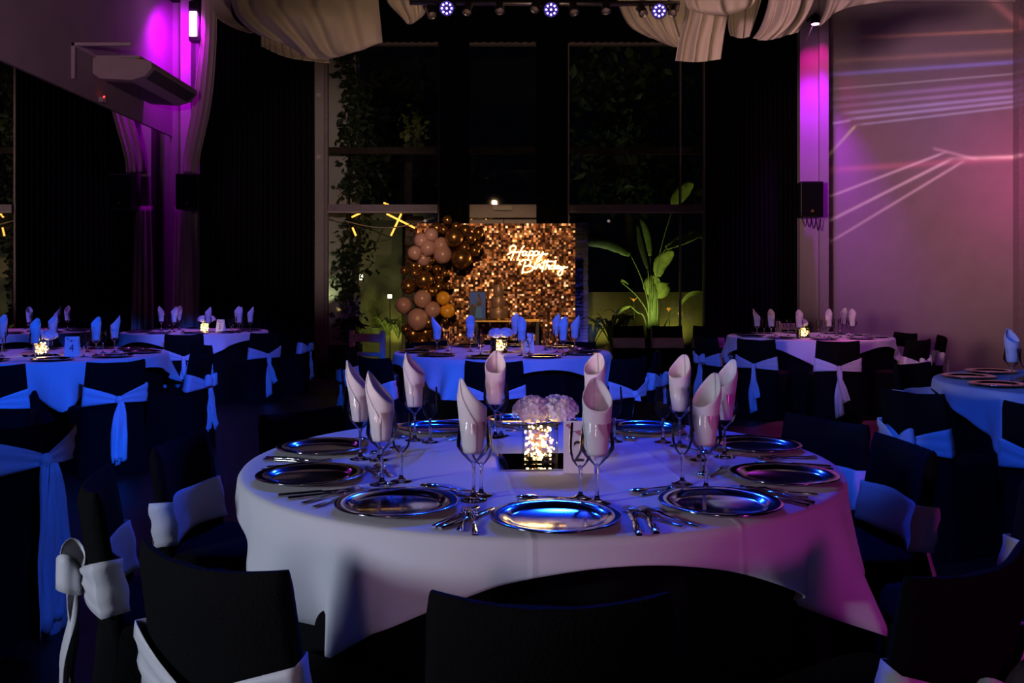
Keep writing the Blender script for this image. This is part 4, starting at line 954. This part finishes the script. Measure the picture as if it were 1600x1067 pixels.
def knife_mesh(L=.22):
    b = MB(); rows = []
    for y_, w0, w1, z in ((-L/2, -.006, .006, .004), (-L*.45, -.0085, .0085, .004), (-L*.2, -.007, .007, .004), (0, -.006, .006, .004), (L*.03, -.007, .009, .003), (L*.3, -.008, .011, .003), (L*.45, -.008, .007, .003), (L/2, -.008, -.003, .003)):
        h = .003 if y_ < .001 else .0012
        rows.append([(w0, y_, z-h), (w0, y_, z+h), (w1, y_, z+h), (w1, y_, z-h)])
    b.grid(rows, True); b.add(rows[0], [(0, 1, 2, 3)]); b.add(rows[-1], [(0, 1, 2, 3)]); return b
def spoon_mesh(L=.18):
    b = MB(); rows = []
    for y_, w_, z in ((-L/2, .0055, .0025), (-L*.46, .0075, .0025), (-L*.1, .0035, .004), (L*.15, .003, .007), (L*.2, .009, .006)):
        rows.append([(-w_, y_, z-.0012), (-w_, y_, z+.0012), (w_, y_, z+.0012), (w_, y_, z-.0012)])
    b.grid(rows, True); b.add(rows[0], [(0, 1, 2, 3)]); b.ball((0, L*.34, .006), .03, 14, (.62, 1, .17)); return b
FORK = fork_mesh().obj('dinner_fork', M['silver']); DFORK = fork_mesh(.155).obj('dessert_fork', M['silver'])
KNIFE = knife_mesh().obj('dinner_knife', M['silver']); SPOON = spoon_mesh(.17).obj('dessert_spoon', M['silver'])
_fresh = set()
def put(proto, loc, rz, label, cat, group, name=None, sc_=None):
    o = proto if proto.name not in _fresh and proto not in _fresh else copy_tree(proto)
    _fresh.add(proto); o.location = loc; o.rotation_euler = (0, 0, rz)
    if sc_: o.scale = (sc_,)*3
    return tag(o, label, cat, group)
TT = TZ+.0015
def onTable(px, py):
    Y = (EYE-TT)*F/(py-HZ); return Vector((X(px, Y), Y, TT))
# the big table: ten place settings, by plate centre pixel
PL = [((868, 815), 'front centre'), ((1125, 792), 'front pink side'), ((1225, 748), 'violet band chair side'), ((1180, 700), 'magenta floor side'), ((1008, 672), 'far side behind the blue napkin'), ((818, 660), 'far side behind the vase'), ((682, 672), 'far side behind the empty flute'), ((505, 703), 'far aisle side'), ((485, 748), 'near aisle side'), ((620, 793), 'front aisle corner')]
cb, rb, tb = TABLES['big']
for (pp, nm) in PL:
    p = onTable(*pp); d_ = Vector((cb[0]-p.x, cb[1]-p.y, 0)).normalized(); ang = math.atan2(d_.y, d_.x)-PI/2
    tx = Vector((math.cos(ang), math.sin(ang), 0))
    put(CH, p, 0, 'charger plate on the big table, %s setting' % nm, 'plate', 'charger plates on the big table')
    j = lambda: R.uniform(-.006, .006)
    for k, dx in enumerate((.180, .212)):
        put(FORK, p-tx*(dx+j())+d_*(-.01+.02*k+j()), ang+R.uniform(-.08, .08), '%s dinner fork of the %s setting on the big table' % (('inner', 'outer')[k], nm), 'fork', 'dinner forks on the big table')
        put(KNIFE, p+tx*(dx+j())+d_*(-.01+.01*k+j()), ang+R.uniform(-.08, .08), '%s table knife of the %s setting on the big table' % (('inner', 'outer')[k], nm), 'knife', 'knives on the big table')
    put(DFORK, p+d_*(.185+j())+tx*j(), ang-PI/2+R.uniform(-.15, .15), 'dessert fork laid above the charger plate of the %s setting' % nm, 'fork', 'dessert forks on the big table')
    put(SPOON, p+d_*(.222+j())+tx*j(), ang+PI/2+R.uniform(-.15, .15), 'dessert spoon laid above the charger plate of the %s setting' % nm, 'spoon', 'dessert spoons on the big table')
# wine glasses with napkins: base pixel, direction of the napkin peak (deg), napkin kind, what singles it out
NG = [((563, 717), 175, 2, 'tallest at the aisle edge'), ((597, 757), 170, 0, 'in front of the tallest at the aisle edge'), ((648, 688), 165, 1, 'beside the empty flute at the aisle side'), ((740, 781), 190, 1, 'pale and broad in front of the vase'),
      ((774, 683), 85, 1, 'open at the top behind the vase'), ((933, 786), 95, 1, 'beside the table number card'), ((929, 694), 60, 3, 'half hidden behind the table number card'), ((1062, 697), 50, 1, 'lilac before the dark aisle chairs'), ((1103, 766), 40, 0, 'pink and tall before the magenta floor'), ((1132, 714), 30, 0, 'blue and half hidden at the magenta side')]
for i, (pp, pk, kind, nm) in enumerate(NG):
    p = onTable(*pp)
    put(gl, p, 0, 'wine glass on the big table, napkin %s' % nm, 'glass', 'wine glasses on the big table')
    put(NAP[kind], p, math.radians(pk), 'rolled napkin on the big table, %s' % nm, 'napkin', 'napkins on the big table', sc_=1)
FG = [((627, 752), 'near the front aisle napkin'), ((672, 691), 'standing clear before the middle table cloth'), ((592, 719), 'just behind the front aisle napkin'), ((752, 774), 'behind the broad pale napkin'), ((783, 681), 'beside the napkin behind the vase'), ((907, 779), 'against the table number card'), ((1036, 691), 'dark blue beside the lilac napkin'), ((1066, 756), 'before the lilac napkin'), ((1092, 719), 'between the pink and blue napkins'), ((960, 690), 'behind the card napkin')]
for pp, nm in FG: put(fl, onTable(*pp), 0, 'empty champagne flute on the big table, %s' % nm, 'glass', 'champagne flutes on the big table')

# glowing vase, flowers, mirror tile, card
def vase_proto():
    t = thing('glass_vase', 'p', 'vase'); s = .052; h = .118; q = MB()
    for a in range(4):
        mt = Matrix.Rotation(a*PI/2, 4, 'Z'); q.box(-s, s, s-.003, s, 0, h, mt)
    q.obj('glass', M['glass'], t, False); boxo('base', -s+.003, s-.003, -s+.003, s-.003, .0, .010, M['stem'], t)
    rr = random.Random(9); q = MB(); wr = MB(); pts = []
    for k in range(95):
        p = (rr.uniform(-.044, .044), rr.uniform(-.044, .044), rr.uniform(.016, .098)); pts.append(p); q.ball(p, rr.uniform(.0022, .0048), 6)
    f = q.obj('fairy_light', M['fairy'], t); f['kind'] = 'stuff'
    wr.tube(pts, .0007, 3); wr.obj('wire', M['wire'], t)
    return t
def bloom_proto(seed, n=150, r=.058):
    rr = random.Random(seed); q = MB()
    for k in range(n):
        a_, z = rr.uniform(0, 2*PI), rr.uniform(-.35, 1); s_ = math.sqrt(1-z*z) if abs(z) < 1 else 0
        nrm = Vector((s_*math.cos(a_), s_*math.sin(a_), z)); c = Vector((nrm.x*r, nrm.y*r, nrm.z*r*.75))*rr.uniform(.85, 1.08); t1 = nrm.orthogonal().normalized(); t2 = nrm.cross(t1); ph = rr.uniform(0, 6)
        for m_ in range(4):
            an = ph+m_*PI/2; d1 = t1*math.cos(an)+t2*math.sin(an); d2 = nrm.cross(d1); w_ = .0085
            q.add([c, c+d1*w_*.7+d2*w_*.6+nrm*.003, c+d1*w_*1.5+nrm*.005, c+d1*w_*.7-d2*w_*.6+nrm*.003], [(0, 1, 2, 3)])
    q.ball((0, 0, 0), r*.8, 12, (1, 1, .75)); return q
VASE = vase_proto(); BLOOM = [bloom_proto(i).obj('hydrangea_bloom', M['petal'], None, False) for i in (1, 2)]
tile = MB(); tile.box(-.125, .125, -.125, .125, 0, .004); TILE = tile.obj('mirror_tile', M['mirror'], None, False, .001)
def centre(key, p, rz, txt, blooms=2, energy=.35):
    g = 'table centrepieces'
    put(TILE, p, rz, 'square mirror tile under the glowing vase on %s' % txt, 'mirror tile', g)
    q = p+Vector((0, 0, .005))
    put(VASE, q, rz, 'square glass vase of glowing fairy lights on %s' % txt, 'vase', g)
    for k in range(blooms):
        put(BLOOM[k], q+Vector(((-.012, .058)[k]*(1 if blooms > 1 else 0)-(.01 if k == 0 else 0), (.0, .012)[k], (.148, .150)[k])), k*1.0, 'white hydrangea bloom, %s of the vase on %s' % (('over the mouth', 'leaning over the rim')[k], txt), 'flower', g)
    point('vase_glow', q+Vector((0, 0, .06)), energy, (1.0, .62, .22), .03)
def card(p, rz, num, txt, h=.165, w_=.12):
    t = thing('number_card', 'white table number card reading %s on %s' % (num, txt), 'card', p, rz)
    q = MB(); q.add([(-w_/2, -.03, 0), (w_/2, -.03, 0), (w_/2, 0, h), (-w_/2, 0, h), (-w_/2, .03, 0), (w_/2, .03, 0)], [(0, 1, 2, 3), (3, 2, 5, 4)]); q.obj('card', M['card'], t, False, solid=.0012)
    cu = bpy.data.curves.new('number', 'FONT'); cu.body = num; cu.size = .085; cu.align_x = 'CENTER'; cu.align_y = 'CENTER'; cu.extrude = .0004
    tmp = bpy.data.objects.new('tmp', cu); C.objects.link(tmp); bpy.context.view_layer.update()
    me = bpy.data.meshes.new_from_object(tmp.evaluated_get(bpy.context.evaluated_depsgraph_get())); bpy.data.objects.remove(tmp)
    me.materials.clear(); me.materials.append(M['ink']); o = bpy.data.objects.new('number', me); C.objects.link(o); o.parent = t
    tilt = math.atan2(h, .03); o.rotation_euler = (tilt, 0, 0); f = .40
    o.location = (0, -.03+.03*f-.0022, h*f); o.scale = (.8, 1, 1)
    q = MB(); rr = random.Random(4)
    for k in range(7):
        x_, f2 = -w_*.36+.008*k*rr.uniform(.6, 1.2), .92-.05*k*rr.uniform(.5, 1); c = Vector((x_, -.03+.03*f2-.0025, h*f2))
        q.add([c+Vector((math.cos(a)*.007*(1 if i % 2 else .5), 0, math.sin(a)*.007*(1 if i % 2 else .5))) for i, a in enumerate([j*PI/4 for j in range(8)])], [tuple(range(8))])
    q.obj('printed_sprig', M['ink_pink'], t, False)
    q = MB(); q.box(-w_*.22, w_*.3, -.03+.03*.80-.0022, -.03+.03*.80-.0012, h*.79, h*.80); q.obj('printed_line', M['ink'], t, False)
    return t
centre('big', onTable(843, 722), .04, tb)
card(onTable(904, 736), -.06, '2', tb, .145, .088)

# far tables: chargers, glasses with napkins, flutes
def far(key, naps, flutes, a0, vase, cardp, num, npl=10, blooms=2):
    c, rad, txt = TABLES[key]; cl_ = []
    for k in range(npl):
        a_ = math.radians(a0+360/npl*k); p = Vector((c[0]+(rad-.19)*math.cos(a_), c[1]+(rad-.19)*math.sin(a_), TT)); px = CX+p.x/p.y*F
        if px > 1640 or px < -30: continue
        side = ('far', 'near')[p.y < c[1]]
        cl_.append((px, p, side))
    for side in ('far', 'near'):
        row = sorted([q_ for q_ in cl_ if q_[2] == side], key=lambda q_: q_[0])
        for i, (px, p, _s) in enumerate(row):
            put(CH, p, 0, 'charger plate on %s, %s along the %s rim' % (txt, ORD[i], side), 'plate', 'charger plates on '+txt)
    for lst, proto, what in ((naps, gl, 'g'), (flutes, fl, 'f')):
        for i, (px, Y, *k) in enumerate(sorted(lst)):
            p = Vector((X(px, Y), Y, TT)); o_ = 'only' if len(lst) == 1 else ORD[i]+' from the left'
            if what == 'g':
                put(gl, p, 0, 'wine glass with napkin on %s, %s' % (txt, o_), 'glass', 'wine glasses on '+txt)
                put(NAP[k[0] if k else i % 4], p, math.radians(k[1] if len(k) > 1 else 60+40*(i % 4)), 'rolled napkin on %s, %s' % (txt, o_), 'napkin', 'napkins on '+txt)
            else: put(fl, p, 0, 'champagne flute on %s, %s' % (txt, o_), 'glass', 'champagne flutes on '+txt)
    if vase: centre(key, Vector((X(vase[0], vase[1]), vase[1], TT)), vase[2], txt, blooms, .5)
    if cardp: card(Vector((X(cardp[0], cardp[1]), cardp[1], TT)), cardp[2], num, txt, .15, .105)
far('three', [(683, 7.15, 2, 170), (735, 7.45, 1, 90), (805, 7.95, 1, 60), (815, 7.0, 1, 100), (869, 7.8, 1, 40), (880, 7.0, 1, 60), (898, 7.35, 0, 20)], [(700, 7.5), (751, 7.1), (748, 7.8), (792, 7.85), (827, 7.2), (852, 7.65), (862, 6.95), (705, 7.0), (870, 7.35)], 8, (779, 7.35, .5), (824, 7.5, .15), '3')
far('four', [(55, 6.65, 1, 90), (82, 7.7, 1, 60), (150, 7.0, 1, 80), (179, 7.35, 0, 30), (4, 7.6, 1, 90)], [(3, 6.9), (131, 6.9), (137, 7.4), (161, 7.3), (64, 7.5)], -60, (64, 7.0, .6), (113, 7.0, .2), '4')
far('five', [(252, 11.0, 2, 150), (272, 10.8, 1, 60), (280, 11.4, 1, 90), (325, 10.6, 1, 50), (371, 11.0, 1, 70), (374, 10.6, 1, 60), (391, 10.8, 0, 40)], [(265, 10.8), (286, 10.9), (364, 10.9), (379, 10.9), (361, 10.5)], 0, (320, 10.7, .3), (345, 10.8, -.3), '5')
far('six', [(1183, 9.7, 2, 150), (1205, 9.6, 1, 90), (1249, 9.35, 1, 90), (1295, 9.6, 1, 70), (1318, 10.2, 0, 40), (1332, 9.7, 1, 80)], [(1194, 9.9), (1212, 10), (1220, 9.6), (1279, 9.8), (1288, 9.5), (1307, 9.9), (1313, 9.6), (1326, 9.9), (1232, 9.9)], 12, (1254, 9.55, .2), None, '6', blooms=1)
far('seven', [(1581, 4.95, 1, 100)], [(1602, 5.05)], 10, None, None, '7')
